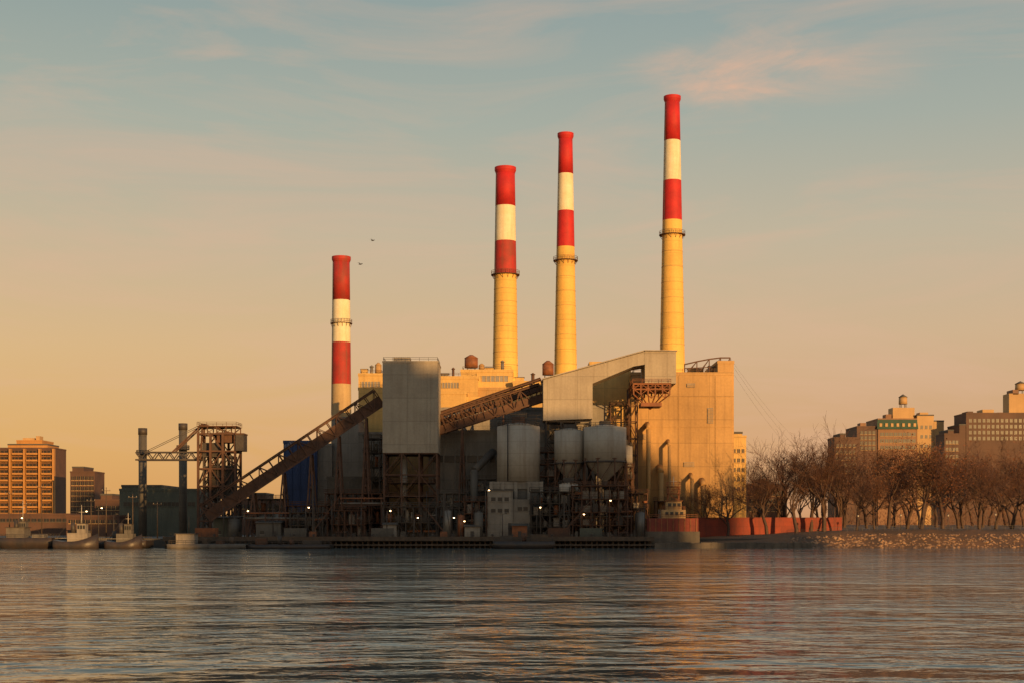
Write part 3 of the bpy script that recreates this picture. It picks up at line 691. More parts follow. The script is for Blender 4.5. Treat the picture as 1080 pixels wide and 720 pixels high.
def bldg(name,label,cat,D,blocks,wk,win=None,dep=18,group=None,extras=None,sill='ybrick'):
    xc=X(sum(b_[0]+b_[1] for b_ in blocks)/2/len(blocks),D)
    e=thing(name,label,cat,(xc,D,G),group)
    m=MB()
    for bi,(a,bb,yt) in enumerate(blocks):
        dd=D+bi*.3; k=wk if isinstance(wk,str) else wk[bi]
        m.box(X(a,D),X(bb,D),dd,dd+dep,G,Z(yt,D),k); m.box(X(a,D)-.15,X(bb,D)+.15,dd-.15,dd+dep+.1,Z(yt,D)+.01,Z(yt,D)+.8,'roof' if bi%2 else k)
    m.obj('wall',e)
    if win:
        w0=None
        for (a,bb,yt,yb,nx,nz,dd,ww,wh) in win:
            for i in range(nx):
                for j in range(nz):
                    x=X(a+(bb-a)*(i+.5)/nx,D); z=Z(yt+(yb-yt)*(j+.5)/nz,D)
                    key=(ww,wh)
                    m=MB()
                    if w0 is None or w0[0]!=key:
                        m.box(x-ww/2,x+ww/2,dd-.08,dd-.02,z-wh/2,z+wh/2,'glass'); m.box(x-ww/2-.1,x+ww/2+.1,dd-.22,dd-.02,z-wh/2-.25,z-wh/2-.01,sill); m.box(x-.05,x+.05,dd-.12,dd-.085,z-wh/2,z+wh/2,sill)
                        o=m.obj('window',e); w0=(key,o,x,dd,z)
                    else:
                        c=w0[1].copy(); c.location=(x-w0[2],dd-w0[3],z-w0[4]); col.objects.link(c)
    if extras: extras(e,D)
    return e
D=800
def balc(e,D):
    for j in range(10):
        z=Z(479+j*7,D)+.2
        for (a,bb) in ((-2,10),(14,25.5),(29,41),(45,56)):
            m=MB(); m.box(X(a,D),X(bb,D),D-2.6,D-.25,z-.3,z,'obrick'); m.box(X(a,D),X(bb,D),D-2.65,D-2.5,z+.01,z+.7,'obrick'); m.obj('balcony',e)
    for a in (-3,12,27,43,57.5):
        m=MB(); m.box(X(a,D)-.5,X(a,D)+.5,D-2.9,D-.02,G,Z(473,D),'obrick'); m.obj('pier',e)
    for (a,bb,y0,y1) in ((22,34,466,461),(36,40,466,459)):
        m=MB(); m.box(X(a,D),X(bb,D),D+3,D+9,Z(y0,D),Z(y1,D),'ybrick'); m.obj('penthouse',e)
bldg('apartment_block','golden brick apartment tower with balcony grid and stepped top','apartment building',D,[(-6,58,473),(8,50,469),(17,44,465)],['dbrick','obrick','obrick'],[(-3,57,474,544,8,10,D,3.4,2.9)],20,None,balc,'obrick')  # dark main wall puts the shade of the balcony recesses into colour
bldg('apartment_block','dark brick apartment block with pale banding','apartment building',760,[(74,100,498),(76,88,493)],['dbrick','dbrick'],[(75,99,501,545,6,8,760,1.6,2.0)],18)
bldg('warehouse','low grey green industrial building behind exhaust stacks','warehouse',520,[(126,208,517),(128,170,513),(175,215,524)],['green','green','dclad'],[(130,206,527,535,9,1,520,2.6,1.4)],30,sill='green')
bldg('brick_building','low brown brick building along the shore','building',620,[(100,130,528),(106,118,522)],'dbrick',[(101,129,532,545,6,2,620,1.6,1.8)],20)
bldg('brick_building','low dark building behind the unloading tower','building',600,[(246,300,527),(262,280,521)],'dbrick',[(248,299,530,545,9,2,600,1.6,1.8)],20)
bldg('brick_building','low dark building near the barges','building',560,[(-30,74,543)],'dbrick',[(-20,72,545,551,14,1,560,2,1.2)],20,sill='dclad')
bldg('brick_building','low brown storehouse near the barges','building',500,[(70,126,545)],'dbrick',[(72,124,547,552,10,1,500,1.4,1.2)],14)
def watertower(px,yb,D,w,h,par_label):
    x=X(px,D); z0=Z(yb,D); r=w*D/F/2; H=h*D/F; e=thing('water_tower',par_label,'water tower',(x,D+8,z0),'rooftop water towers')
    y=D+8
    m=MB()
    for a in (45,135,225,315): c,s_=math.cos(math.radians(a))*r*.8,math.sin(math.radians(a))*r*.8; m.beam((x+c,y+s_,z0-.6),(x+c,y+s_,z0+H*.3),.4,.4,'steel')
    m.obj('leg',e)
    m=MB(); m.cyl((x,y,z0+H*.28),(x,y,z0+H*.78),r,r*.95,'ybrick',20); m.obj('tank_body',e)
    m=MB(); m.cyl((x,y,z0+H*.78),(x,y,z0+H),r*1.1,.1,'roof',20); m.obj('roof',e)
def hx(e,D):
    m=MB(); xa,xb=X(924.5,D),X(968,D); z0,z1=Z(452,D),Z(442,D)
    m.hexa([(xa,D-1.2,z0),(xb,D-1.2,z0),(xb,D-.04,z0),(xa,D-.04,z0),(xa+.6,D-.3,z1),(xb-.6,D-.3,z1),(xb-.6,D-.04,z1),(xa+.6,D-.04,z1)],'teal'); m.obj('sloped_green_roof',e)
    for i in range(7):
        m=MB(); q=xa+1.6+i*(xb-xa-3.2)/6.4; m.box(q,q+1.6,D-1.3,D-.9,z0+1.5,z0+3.6,'ybrick'); m.obj('dormer',e)
    m=MB(); m.box(X(943,D),X(966,D),D+3,D+14,Z(442,D),Z(429,D),'ybrick'); m.obj('penthouse',e)
    m=MB(); m.box(X(936,D),X(943,D),D+4,D+12,Z(442,D),Z(436,D),'brick'); m.obj('stair_bulkhead',e)
    m=MB(); m.box(X(972,D),X(981,D),D+4,D+12,Z(440,D),Z(434,D),'ybrick'); m.obj('stair_bulkhead',e)
    m=MB(); m.box(X(909,D),X(915,D),D+4,D+12,Z(450,D),Z(445,D),'brick'); m.obj('stair_bulkhead',e)
bldg('factory_loft','large brick loft building, sunlit and shaded sides in lighter and darker brick, sloped green roof band','building',900,[(926,967,442),(967.5,985,438),(904,925.5,450),(985.5,996,444)],['brick','ybrick','dbrick','ybrick'],[(928,966,454,475,8,3,900,2.4,2.2),(907,924,453,475,4,4,900.6,1.8,2.2),(970,984,445,475,3,3,900.3,1.6,2.2)],30,None,hx)  # side light put into colour: lighter brick on the right, darker on the left
watertower(956,429,900,9,15,'buff water tower on the loft building roof')
def hx2(e,D):
    for a,bb,y0,y1,k in ((1022,1028,438,433,'dbrick'),(1038,1050,437,431,'ybrick'),(1054,1060,437,434,'brick'),(1066,1100,437,414,'ybrick'),(1070,1076,415,410,'brick')):
        m=MB(); m.box(X(a,D),X(bb,D),D+3,D+14,Z(y0,D),Z(y1,D),k); m.obj('roof_bulkhead',e)
bldg('apartment_block','dark brick apartment block with stepped roofline','apartment building',880,[(1019,1090,436),(1012,1018.8,448)],['dbrick','dbrick'],[(1021,1088,440,465,14,4,880,1.6,2.2)],24,None,hx2,'dbrick')
watertower(1081,414,880,11,14,'buff water tower above the brick block')
bldg('housing_block','dark brick housing block behind the park trees','apartment building',760,[(880,904,462),(886,892,458)],'dbrick',[(881,903,466,500,5,5,760,1.4,1.8)],16)
bldg('housing_block','low dark brick building between taller blocks','apartment building',780,[(996,1012,458),(1000,1006,454)],'dbrick',[(997,1011,462,500,4,5,780,1.4,1.8)],16)
bldg('brick_building','narrow pale yellow building beside the boiler house','building',520,[(770,787,461),(774,783,457)],'tanl',[(772,786,470,520,3,5,520,1.0,1.4)],12)
bldg('brick_building','low tan building behind the trees','building',540,[(788,830,512),(800,812,507)],'dbrick',[(790,829,516,540,7,3,540,1.4,1.8)],14)
# red wall
D=442; xa,xb=X(733,D),X(888,D)
e=thing('red_boundary_wall','long low dark red wall behind bare trees','wall',((xa+xb)/2,D,3))
m=MB(); m.box(xa,xb,D,D+.5,1.5,Z(546,D),'redwall'); m.obj('panel',e)
m=MB(); m.box(xa,xb,D-.12,D+.62,Z(546,D)+.01,Z(546,D)+.25,'redbrick'); m.obj('coping',e)
# red waterfront platform with control tower
D=404; xa,xb=X(683,D),X(738,D); xc=X(712,D)
e=thing('dock_control_tower','small sunlit tower on a brick red waterfront base','tower',((xa+xb)/2,D+3,0))
m=MB(); m.box(xa,xb,D,D+7,-3,Z(560,D),'dconc'); m.box(xa+.4,xb-.3,D+.6,D+6.5,Z(560,D)+.01,Z(546,D),'redbrick')
for i in range(9): q=xa+.6+i*(xb-xa-1.6)/8; m.box(q,q+.25,D+.4,D+.58,Z(560,D)+.01,Z(546.5,D),'orust')
m.obj('base',e)
z0=Z(546,D)+.02
m=MB(); m.box(xc-3.4,xc+3.2,D+1.5,D+5.8,z0,z0+2.4,'ybrick'); m.obj('lower_cabin',e)
m=MB(); m.box(xc-2.2,xc+2.1,D+2,D+5.2,z0+2.42,z0+4.8,'ybrick'); m.box(xc-2.5,xc+2.4,D+1.7,D+5.5,z0+4.82,z0+5.05,'orust'); m.obj('upper_cabin',e)
m=MB(); frame(m,xc-1.6,xc+1.5,D+2.4,D+4.8,z0+5.05,z0+9.0,1,2,'orust',.22,True,True,1); m.obj('lattice_mast',e)
m=MB(); m.cyl((xc,D+3.5,z0+9.0),(xc,D+3.5,z0+12.0),.14,.06,'wpaint',8); m.beam((xc-1,D+3.5,z0+10.6),(xc+1,D+3.5,z0+10.6),.1,.1,'wpaint'); m.obj('antenna',e)
m=MB(); m.rail(xa+.6,xb-.5,D+.8,D+6.3,z0,'orust',1.1,.09); m.obj('railing',e)
m=MB(); m.rail(xc-3.3,xc+3.1,D+1.6,D+5.7,z0+2.4,'orust',1.0,.08,1.5); m.obj('railing',e)
for q in (-2.6,-1.2,.2,1.6):
    m=MB(); m.box(xc+q,xc+q+.9,D+1.42,D+1.48,z0+.9,z0+1.8,'glass'); m.obj('window',e)
for q in (-1.8,-.4,.9):
    m=MB(); m.box(xc+q,xc+q+.9,D+1.92,D+1.98,z0+3.3,z0+4.3,'glass'); m.obj('window',e)
# ---------------------------------------------------------------- boats
def hull(m,x0,x1,yc,B,z0,z1,k,k2,bow=1,sheer=.8,box=False):
    n=14; rings=[]; L=x1-x0
    for i in range(n+1):
        t=i/n; x=x0+L*t
        tt=t if bow>0 else 1-t
        w=B/2*(1 if box else (1-max(0,(tt-.6)/.4)**2.2)*(0.82+.18*min(1,tt/.15)))
        w=max(w,.08); zt=z1+(0 if box else sheer*(max(0,tt-.4)/.6)**2*1.6+sheer*.3*(max(0,.2-tt)/.2))
        zk=z0+(.6*(z1-z0)*((abs(t-.5)*2)**8) if box else 0)
        rings.append([(x,yc-w,zt),(x,yc-w*.95,z0+(zt-z0)*.45),(x,yc-w*.7,zk),(x,yc+w*.7,zk),(x,yc+w*.95,z0+(zt-z0)*.45),(x,yc+w,zt)])
    i0=len(m.v); a=m.mi(k); b_=m.mi(k2)
    for r in rings: m.v+=r
    for i in range(n):
        for j in range(5):
            p=i0+i*6+j; m.f.append((p,p+1,p+7,p+6)); m.m.append(b_ if j in(1,2,3) else a); m.s.append(True)
        p=i0+i*6; m.f.append((p+5,p,p+6,p+11)); m.m.append(a); m.s.append(False)
    m.f.append(tuple(i0+j for j in range(6))); m.m.append(a); m.s.append(False)
    p=i0+n*6; m.f.append(tuple(p+j for j in reversed(range(6)))); m.m.append(a); m.s.append(False)
def tug(px0,px1,D,hk,ck,z1,lab,bow=1,mast=9):
    x0,x1=X(px0,D),X(px1,D); L=x1-x0; e=thing('tugboat',lab,'boat',((x0+x1)/2,D,0),'moored tugs')
    m=MB(); hull(m,x0,x1,D,5.2,-1,z1,hk,'hull',bow,1.4); m.obj('hull',e)
    c=(x0+x1)/2+ (L*.08*bow)
    m=MB(); m.box(c-L*.26,c+L*.2,D-1.6,D+1.6,z1-.1,z1+2.3,ck); m.obj('deckhouse',e)
    m=MB(); m.box(c-L*.05,c+L*.15,D-1.2,D+1.2,z1+2.32,z1+4.8,ck); m.box(c-L*.06,c+L*.16,D-1.35,D+1.35,z1+4.81,z1+5.0,'steel'); m.obj('wheelhouse',e)
    for i in range(3):
        m=MB(); q=c-L*.035+i*L*.063; m.box(q,q+L*.045,D-1.25,D-1.21,z1+3.4,z1+4.4,'glass'); m.obj('window',e)
    m=MB(); m.cyl((c-L*.16,D,z1+2.3),(c-L*.17,D,z1+5.2),.7,.55,'steel',14); m.obj('funnel',e)
    m=MB(); m.cyl((c+L*.03,D,z1+5.0),(c+L*.03,D,z1+mast),.12,.06,'wpaint',8); m.beam((c-L*.04,D,z1+mast*.8),(c+L*.1,D,z1+mast*.8),.08,.08,'wpaint'); m.beam((c+L*.03,D,z1+mast*.95),(x0 if bow>0 else x1,D,z1+.4),.05,.05,'steel'); m.obj('mast',e)
    for s_ in (-1,1):
        m=MB(); m.beam((x0+.6,D+s_*1.9,z1+.9),(x1-L*.3,D+s_*1.9,z1+.9),.06,.06,'wpaint'); m.obj('railing',e)
tug(58,104,389,'hull','conc',2.0,'black hulled tug with pale grey wheelhouse',1,10)
tug(112,150,392,'hull','dclad',1.8,'small dark workboat with grey cabin',1,8)
tug(8,44,404,'hull','hullgrey',2.6,'dark tug behind a black barge',-1,11)
def barge(px0,px1,D,z1,hk,lab,dk,cabin=None):
    x0,x1=X(px0,D),X(px1,D); e=thing('barge',lab,'barge',((x0+x1)/2,D,0),'moored barges')
    m=MB(); hull(m,x0,x1,D,9,-1,z1,hk,hk,1,0,True); m.obj('hull',e)
    m=MB(); m.rail(x0+.5,x1-.5,D-4,D+4,z1,'steel',1,.08,2.2); m.obj('railing',e)
    x=x0+2
    if cabin:
        m=MB(); m.box(x0+2,x0+7,D-2.4,D+2.4,z1-.02,z1+2.7,cabin); m.box(x0+1.7,x0+7.3,D-2.7,D+2.7,z1+2.71,z1+2.9,'steel'); m.obj('deck_cabin',e); x=x0+9
        m=MB(); m.cyl((x0+5,D,z1+2.9),(x0+5,D,z1+7.5),.1,.07,'steel',8); m.obj('mast',e)
    while x<x1-4:
        w=U(1.5,5); m=MB()
        if R()<.65: m.box(x,x+w,D-2,D+1.5,z1-.02,z1+U(.6,2.2),random.choice(dk))
        elif R()<.6: m.cyl((x+w/2,D,z1),(x+w/2,D,z1+U(1,2.6)),.6,.6,random.choice(dk),12)
        if m.v: m.obj('deck_locker',e)
        x+=w+U(.5,2.5)
barge(2,60,396,3.0,'hull','long black steel barge moored by the shore',['steel','wood','galv'],'hullgrey')
barge(66.5,158,401,2.2,'hull','low dark deck barge moored by the shore',['steel','wood','hullgrey'],'dclad')
barge(180,262,391,1.3,'hullgrey','low grey deck barge moored at the wharf',['steel','wood','rust'],'conc')
barge(263,350,392,1.1,'hull','low dark deck barge moored at the wharf',['steel','rust'])
barge(520,585,392,2.0,'hull','black steel barge moored at the wharf',['steel','rust','wood'])
for px,D,h in ((10,415,14),(28,418,11),(44,416,16),(96,417,12),(112,418,15),(140,417,13),(166,417,11)):
    x=X(px,D); m=MB(); m.cyl((x,D,G),(x,D,G+h),.18,.1,'wood',8); m.beam((x-1.3,D-.15,G+h-1),(x+1.3,D-.15,G+h-1),.14,.14,'wood')
    for q in (-1.1,0,1.1): m.cyl((x+q,D-.15,G+h-.93),(x+q,D-.15,G+h-.6),.08,.06,'tank',8)
    tag(m.obj('utility_pole',None,(x,D,G)),'wooden utility pole with crossarm near the shore','utility pole','utility poles near the shore')
D=640; xp=X(874,D); zt=Z(480,D)
e=thing('transmission_pylon','steel lattice pylon behind the park trees','pylon',(xp,D,G))
m=MB()
for sx in(-1,1):
    for sy in(-1,1): m.beam((xp+sx*3,D+sy*3,G),(xp+sx*.5,D+sy*.5,zt),.2,.2,'rust')
nn=8
for i in range(nn):
    t=i/nn;t2=(i+1)/nn; w=3-2.5*t; w2=3-2.5*t2; z=G+(zt-G)*t; z2=G+(zt-G)*t2
    for s in(-1,1): m.beam((xp-w,D+s*w,z),(xp+w2,D+s*w2,z2),.12,.12,'rust'); m.beam((xp+w,D+s*w,z),(xp-w2,D+s*w2,z2),.12,.12,'rust')
m.obj('lattice',e)
for z in (zt-1,zt-5,zt-9):
    m=MB(); m.beam((xp-6,D,z),(xp+6,D,z),.2,.2,'rust'); m.obj('crossarm',e)
for (a,bb,c,dz) in ((770,377,456,-1),(772,384,458,-5),(773,393,470,-9)):
    m=MB(); p=Vector((X(a,c),c,Z(bb,c))); q=Vector((xp-5,D,zt+dz)); prev=p
    for i in range(1,17):
        t=i/16; r_=p.lerp(q,t); r_.z-=5*4*t*(1-t)*.6; m.cyl(prev,r_,.022,.022,'wood',5,False); prev=r_
    tag(m.obj('power_cable',None,tuple(p)),'thin sagging power cable running from roof to pylon','cable','power cables')
# ---------------------------------------------------------------- trees
def make_tree(seed,H,leafy,spread=1.0,maxlev=5,tr=.28):
    rnd=random.Random(seed); T=MB(); C=MB(); leaves=[]; tips=[]
    def br(p,d,L,r,lev):
        nseg=5 if lev<2 else (3 if lev<4 else 2)
        pts=[p]; dirs=[]; q=p; dd=d.copy()
        for i in range(nseg):
            dd=(dd+Vector((rnd.gauss(0,.15),rnd.gauss(0,.15),rnd.gauss(.045,.08)))*(1+.2*lev)).normalized()
            q=q+dd*(L/nseg); pts.append(q); dirs.append(dd.copy())
        tgt=T if lev<=1 else C; k='bark' if lev<=2 else 'twig'
        r1=r*.58 if lev else r*.66
        for i in range(nseg):
            a=r+(r1-r)*i/nseg; b_=r+(r1-r)*(i+1)/nseg
            tgt.cyl(pts[i],pts[i+1],a,b_,k,8 if lev==0 else (6 if lev==1 else 3),False)
        if lev>=maxlev:
            tips.append(pts[-1].z)
            for _ in range(4):
                if rnd.random()<leafy: leaves.append(pts[-1]+Vector((rnd.gauss(0,.4),rnd.gauss(0,.4),rnd.gauss(0,.35))))
            return
        nch=(rnd.randint(4,6),rnd.randint(4,5),rnd.randint(3,5),rnd.randint(3,4),3)[lev]
        for c in range(nch):
            t=rnd.uniform(.45 if lev==0 else .25,1.0) if c else 1.0
            f=t*nseg; i=min(nseg-1,int(f)); pos=pts[i].lerp(pts[i+1],f-i); bd=dirs[i]
            perp=bd.orthogonal().normalized(); perp=Matrix.Rotation(rnd.uniform(0,1.5)+c*2.4,3,bd)@perp
            ang=rnd.uniform(.4,.9)*spread if c else rnd.uniform(.05,.3)
            nd=(bd*math.cos(ang)+perp*math.sin(ang)).normalized()
            if nd.z<-.1: nd.z=abs(nd.z)*.3; nd.normalize()
            br(pos,nd,L*rnd.uniform(.52,.8)*(1.3 if lev==0 else 1),max(.024,r1*rnd.uniform(.52,.74)),lev+1)
    br(Vector((0,0,-.5)),Vector((rnd.gauss(0,.07),rnd.gauss(0,.07),1)).normalized(),H*tr,H*.019,0)
    mi=C.mi('leaf') if leaves else 0
    for q in leaves:
        i=len(C.v); s=rnd.uniform(.08,.19); a=Vector((rnd.gauss(0,1),rnd.gauss(0,1),rnd.gauss(0,1))).normalized(); b_=a.orthogonal().normalized()
        C.v+= [tuple(q+a*s),tuple(q+b_*s),tuple(q-a*s),tuple(q-b_*s)]; C.f.append((i,i+1,i+2,i+3)); C.m.append(mi); C.s.append(False)
    tips.sort(); zmax=tips[int(len(tips)*.97)]
    e=thing('bare_tree','tree','tree',(0,0,0),'bare trees in the riverside park')
    T.obj('trunk',e,recalc=False); C.obj('crown',e,recalc=False)
    return e,zmax,len(C.f)
protos=[make_tree(11,26,0.0,.9),make_tree(12,26,0.0,1.0),make_tree(57,26,0.02,.85,5,.32),make_tree(23,22,.16,1.0),make_tree(34,22,.24,1.1),make_tree(45,22,.12,.95,5,.32)]
print('TREEFACES',[p[2] for p in protos],[round(p[1],1) for p in protos])
spec=[]
for k,px,yt,D in ((5,749,512,446),(3,768,504,436),(2,792,484,446),(1,809,474,436),(0,826,470,450),(2,840,467,432),(1,855,459,442),(0,869,457,434),(2,884,466,450)): spec.append((px,yt,D,k))
px=903
while px<1100:
    spec.append((px,U(464,502),U(426,448),random.choice((0,1,2,3,4,5,3)))); px+=U(13,24)
px=800
while px<1105:
    spec.append((px,U(476,500),U(465,520),random.choice((0,1,2,3,4,5)))); px+=U(16,30)
px=885
while px<1110:
    spec.append((px,U(470,486),U(540,600),random.choice((3,4,5,1)))); px+=U(13,22)
for i,(px,yt,D,k) in enumerate(spec):
    x=X(px,D); zb=ph(x,D)-.2; H=Z(yt,D)-zb; pr=protos[k]
    lab='tall bare winter tree with fine spreading twigs in the park' if k<3 else 'winter tree with a few rust brown clinging leaves'
    sc=H/pr[1]; wv=U(.85,1.15)
    copy_thing(pr[0],(x,D,zb),U(0,6.28),(sc*wv,sc*wv,sc),lab)
for pr in protos:
    for c in list(pr[0].children): bpy.data.objects.remove(c)
    bpy.data.objects.remove(pr[0])
# undergrowth belt behind the park trees
m=MB(); mi=m.mi('twig'); ml=m.mi('leaf')
for _ in range(9000):
    D=U(520,610); px=U(775,1120); x=X(px,D); hmax=(6+8*noise.noise(Vector((x*.06,D*.03,1)))+ (3 if px>890 else -2))
    z=G+1+R()*max(2,hmax); q=Vector((x,D,z)); s=U(.25,.7); a=Vector((random.gauss(0,.6),random.gauss(0,.6),1)).normalized(); b_=a.orthogonal().normalized()*.2
    i=len(m.v); m.v+=[tuple(q-a*s),tuple(q+b_*s),tuple(q+a*s*1.5),tuple(q-b_*s)]; m.f.append((i,i+1,i+2,i+3)); m.m.append(mi if R()<.8 else ml); m.s.append(False)
o=m.obj('undergrowth',None,None,False); o['kind']='stuff'
for px in (905,950,1000,1050):
    D=419; x=X(px,D); zb=ph(x,D); e=thing('park_lamp','dark park lamp post near the rocky bank','street lamp',(x,D,zb),'park lamp posts')
    m=MB(); m.cyl((x,D,zb-.3),(x,D,zb+4),.1,.07,'steel',8); m.obj('pole',e); m=MB(); m.cyl((x,D,zb+4),(x,D,zb+4.5),.2,.3,'wpaint',10); m.cyl((x,D,zb+4.5),(x,D,zb+4.7),.32,.05,'steel',10); m.obj('lamp_head',e)
e=thing('park_railing','thin dark railing along the top of the rocky bank','fence',(X(960,416),416,4))
m=MB(); x=X(830,416); pv=None
while x<X(1110,416):
    z=ph(x,416); m.beam((x,416,z-.2),(x,416,z+1.1),.08,.08,'steel')
    if pv: m.beam((pv[0],416,pv[1]+1.1),(x,416,z+1.1),.07,.07,'steel'); m.beam((pv[0],416,pv[1]+.55),(x,416,z+.55),.05,.05,'steel')
    pv=(x,z); x+=2.2
m.obj('rail',e)
# birds
for px,py,D in ((380,279,300),(393,254,320)):
    x=X(px,D); z=Z(py,D); e=thing('bird','dark gull gliding high above the plant','bird',(x,D,z),'birds in flight')
    m=MB(); m.cyl((x-.35,D,z),(x+.1,D,z),.05,.12,'bird',8); m.cyl((x+.1,D,z),(x+.35,D,z+.03),.12,.03,'bird',8); m.obj('body',e)
    for s in (-1,1):
        m=MB(); m.mi('bird'); m.v+=[(x-.12,D,z+.05),(x+.15,D,z+.05),(x+.12+.3*s,D+s*.4,z+.28),(x-.1+.3*s,D+s*.4,z+.28),(x-.15+.6*s,D+s*.8,z+.12)]
        m.f+=[(0,1,2,3),(3,2,4)]; m.m+=[0,0]; m.s+=[False,False]; m.obj('wing',e)
# ---------------------------------------------------------------- unseen city towers behind viewer, sized and placed to shade the lower plant
AZ=math.radians(30); EL=math.radians(5.0)
def city(px_,w,dep,H,yy,lab):
    x=px_; e=thing('shading_city_tower',lab,'tower block',(x,yy,3),'unseen city towers shading the plant')
    m=MB(); m.box(x-w/2,x+w/2,yy-dep,yy,3,H,'ybrick'); m.box(x-w/4,x+w/4,yy-dep*.7,yy-dep*.3,H,H+5,'brick'); m.obj('wall',e)
    w0=None; z=8
    while z<H-3:
        if w0 is None:
            m=MB(); m.box(x-w/2+1,x+w/2-1,yy+.02,yy+.1,z,z+1.8,'glass'); w0=m.obj('window_band',e); z0=z
        else: c=w0.copy(); c.location=(0,0,z-z0); col.objects.link(c)
        z+=3.4
def sx_at(px,D,yy):
    t=(D-yy)/math.cos(AZ); return X(px,D)+t*math.sin(AZ), t*math.tan(EL)
yy=-150
for (pa,pb,D,zsh,lab) in ((285,395,430,30,'unseen wide buff brick tower block sized for its shadow'),(396,470,430,53,'unseen tall slim buff brick tower block sized for its shadow'),(472,575,440,36,'unseen buff brick tower block with penthouse, sized for its shadow'),(576,663,430,36,'unseen tall buff brick tower block sized for its shadow'),(664,682,455,33,'unseen slim brick tower block sized for its shadow'),(684,716,455,25,'unseen lower buff brick tower block sized for its shadow'),(719,748,455,14,'unseen low buff brick tower block sized for its shadow'),(190,284,430,16,'unseen lower wide buff brick tower block sized for its shadow')):
    xa,t1=sx_at(pa,D,yy); xb,t2=sx_at(pb,D,yy)
    city((xa+xb)/2,(xb-xa)-1,22,zsh+t1,yy,lab)
# ---------------------------------------------------------------- light
sun=bpy.data.lights.new('sun','SUN'); sun.energy=5.0; sun.angle=math.radians(0.5); sun.color=(1.0,0.55,0.19)
so=bpy.data.objects.new('sun',sun); col.objects.link(so)
sd=Vector((math.sin(AZ)*math.cos(EL),-math.cos(AZ)*math.cos(EL),math.sin(EL)))
so.rotation_euler=sd.to_track_quat('Z','Y').to_euler()
w=bpy.data.worlds.new('World'); scene.world=w; w.use_nodes=True; nt=w.node_tree; n=nt.nodes; l=nt.links; n.clear()
out=n.new('ShaderNodeOutputWorld'); bg=n.new('ShaderNodeBackground'); bg.inputs[1].default_value=0.1; l.new(bg.outputs[0],out.inputs[0])
sky=n.new('ShaderNodeTexSky'); sky.sky_type='NISHITA'; sky.sun_disc=False; sky.sun_elevation=EL; sky.sun_rotation=math.atan2(sd.x,sd.y); sky.dust_density=3.0
tc=n.new('ShaderNodeTexCoord'); sp=n.new('ShaderNodeSeparateXYZ'); l.new(tc.outputs['Generated'],sp.inputs[0])
def lin(c): return tuple((v/255/12.92 if v/255<=.04045 else ((v/255+.055)/1.055)**2.4) for v in c)
def skyramp(stops):
    cr=n.new('ShaderNodeValToRGB'); e_=cr.color_ramp
    e_.elements[0].position=stops[0][0]; e_.elements[0].color=(*lin(stops[0][1]),1); e_.elements[1].position=stops[-1][0]; e_.elements[1].color=(*lin(stops[-1][1]),1)
    for p,c in stops[1:-1]: q=e_.elements.new(p); q.color=(*lin(c),1)
    l.new(sp.outputs[2],cr.inputs[0]); return cr.outputs[0]
rr_=skyramp(((0.0,(214,158,112)),(0.06,(220,170,124)),(0.13,(217,184,146)),(0.20,(200,186,160)),(0.27,(172,178,166)),(0.35,(150,166,164)),(0.6,(128,152,164)),(1.0,(104,134,158))))
rl_=skyramp(((0.0,(230,166,92)),(0.05,(234,180,108)),(0.12,(228,188,134)),(0.20,(206,186,154)),(0.27,(176,180,164)),(0.35,(148,164,160)),(0.6,(128,152,164)),(1.0,(104,134,158))))
sidef=n.new('ShaderNodeMapRange'); sidef.inputs[1].default_value=-.38; sidef.inputs[2].default_value=.25; l.new(sp.outputs[0],sidef.inputs[0])
mside=n.new('ShaderNodeMix'); mside.data_type='RGBA'; l.new(sidef.outputs[0],mside.inputs[0]); l.new(rl_,mside.inputs[6]); l.new(rr_,mside.inputs[7])
def vm(op,a,b_):
    x=n.new('ShaderNodeVectorMath'); x.operation=op
    for i,v in ((0,a),(1,b_)):
        if v is None: continue
        if isinstance(v,tuple): x.inputs[i].default_value=v
        else: l.new(v,x.inputs[i])
    return x
ten=vm('MULTIPLY',mside.outputs[2],(10,10,10)).outputs[0]
mx=n.new('ShaderNodeMix'); mx.data_type='RGBA'; mx.inputs[0].default_value=0.88; l.new(sky.outputs[0],mx.inputs[6]); l.new(ten,mx.inputs[7])
mp=n.new('ShaderNodeMapping'); mp.inputs['Scale'].default_value=(1.6,1.6,9); mp.inputs['Rotation'].default_value=(0,math.radians(7),0); l.new(tc.outputs['Generated'],mp.inputs[0])
nz=n.new('ShaderNodeTexNoise'); nz.inputs['Scale'].default_value=2.6; nz.inputs['Detail'].default_value=8; nz.inputs['Roughness'].default_value=.6; nz.inputs['Distortion'].default_value=0.9; l.new(mp.outputs[0],nz.inputs['Vector'])
mr=n.new('ShaderNodeMapRange'); mr.inputs[1].default_value=.46; mr.inputs[2].default_value=.78; mr.inputs[3].default_value=0; mr.inputs[4].default_value=.45; l.new(nz.outputs[0],mr.inputs[0])
mpb=n.new('ShaderNodeMapping'); mpb.inputs['Scale'].default_value=(6,6,22); mpb.inputs['Rotation'].default_value=(0,math.radians(-8),0); l.new(tc.outputs['Generated'],mpb.inputs[0])
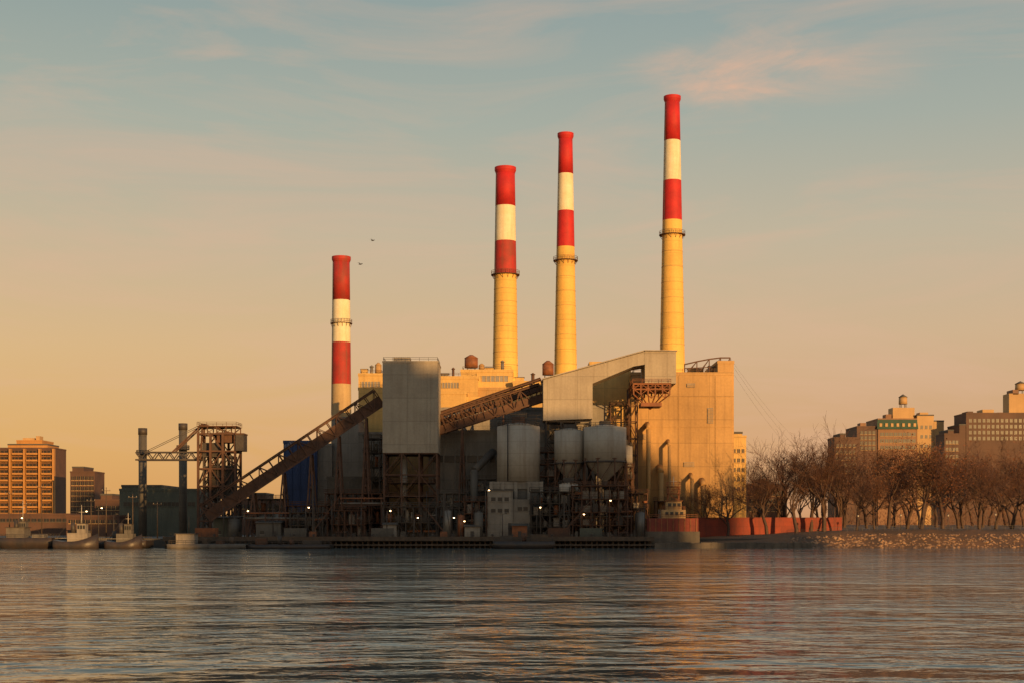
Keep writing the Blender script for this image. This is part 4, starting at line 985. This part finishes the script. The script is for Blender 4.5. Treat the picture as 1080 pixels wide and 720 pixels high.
nzb=n.new('ShaderNodeTexNoise'); nzb.inputs['Scale'].default_value=1.6; nzb.inputs['Detail'].default_value=9; nzb.inputs['Roughness'].default_value=.62; nzb.inputs['Distortion'].default_value=1.0; l.new(mpb.outputs[0],nzb.inputs['Vector'])
nb=n.new('ShaderNodeMapRange'); nb.inputs[1].default_value=.36; nb.inputs[2].default_value=.66; nb.inputs[3].default_value=0.15; nb.inputs[4].default_value=.85; l.new(nzb.outputs[0],nb.inputs[0])
wob=vm('MULTIPLY',nzb.outputs['Color'],(.10,.0,.045)); cc=vm('ADD',tc.outputs['Generated'],wob.outputs[0])
df=vm('SUBTRACT',cc.outputs[0],(0.176+.05,0.93,0.300+.0225)); df2=vm('MULTIPLY',df.outputs[0],(10,4,38)); ln=vm('LENGTH',df2.outputs[0],None)
m2=n.new('ShaderNodeMapRange'); m2.inputs[1].default_value=0; m2.inputs[2].default_value=1.2; m2.inputs[3].default_value=1.0; m2.inputs[4].default_value=0; m2.interpolation_type='SMOOTHSTEP'; l.new(ln.outputs['Value'],m2.inputs[0])
m3=n.new('ShaderNodeMath'); m3.operation='MULTIPLY'; l.new(m2.outputs[0],m3.inputs[0]); l.new(nb.outputs[0],m3.inputs[1])
m4=n.new('ShaderNodeMath'); m4.operation='ADD'; m4.use_clamp=True; l.new(m3.outputs[0],m4.inputs[0]); l.new(mr.outputs[0],m4.inputs[1])
mc=n.new('ShaderNodeMix'); mc.data_type='RGBA'; l.new(m4.outputs[0],mc.inputs[0]); l.new(mx.outputs[2],mc.inputs[6]); mc.inputs[7].default_value=(*[v*10 for v in lin((224,180,152))],1)
l.new(mc.outputs[2],bg.inputs[0])
# ---------------------------------------------------------------- camera
cam=bpy.data.cameras.new('camera'); cam.lens=50; cam.sensor_width=36; cam.shift_y=195/1080; cam.clip_end=20000; cam.clip_start=.5
co=bpy.data.objects.new('camera',cam); co.location=(0,0,CH); co.rotation_euler=(math.radians(90),0,0); col.objects.link(co); scene.camera=co
scene.view_settings.view_transform='Standard'; scene.view_settings.look='None'; scene.view_settings.exposure=0
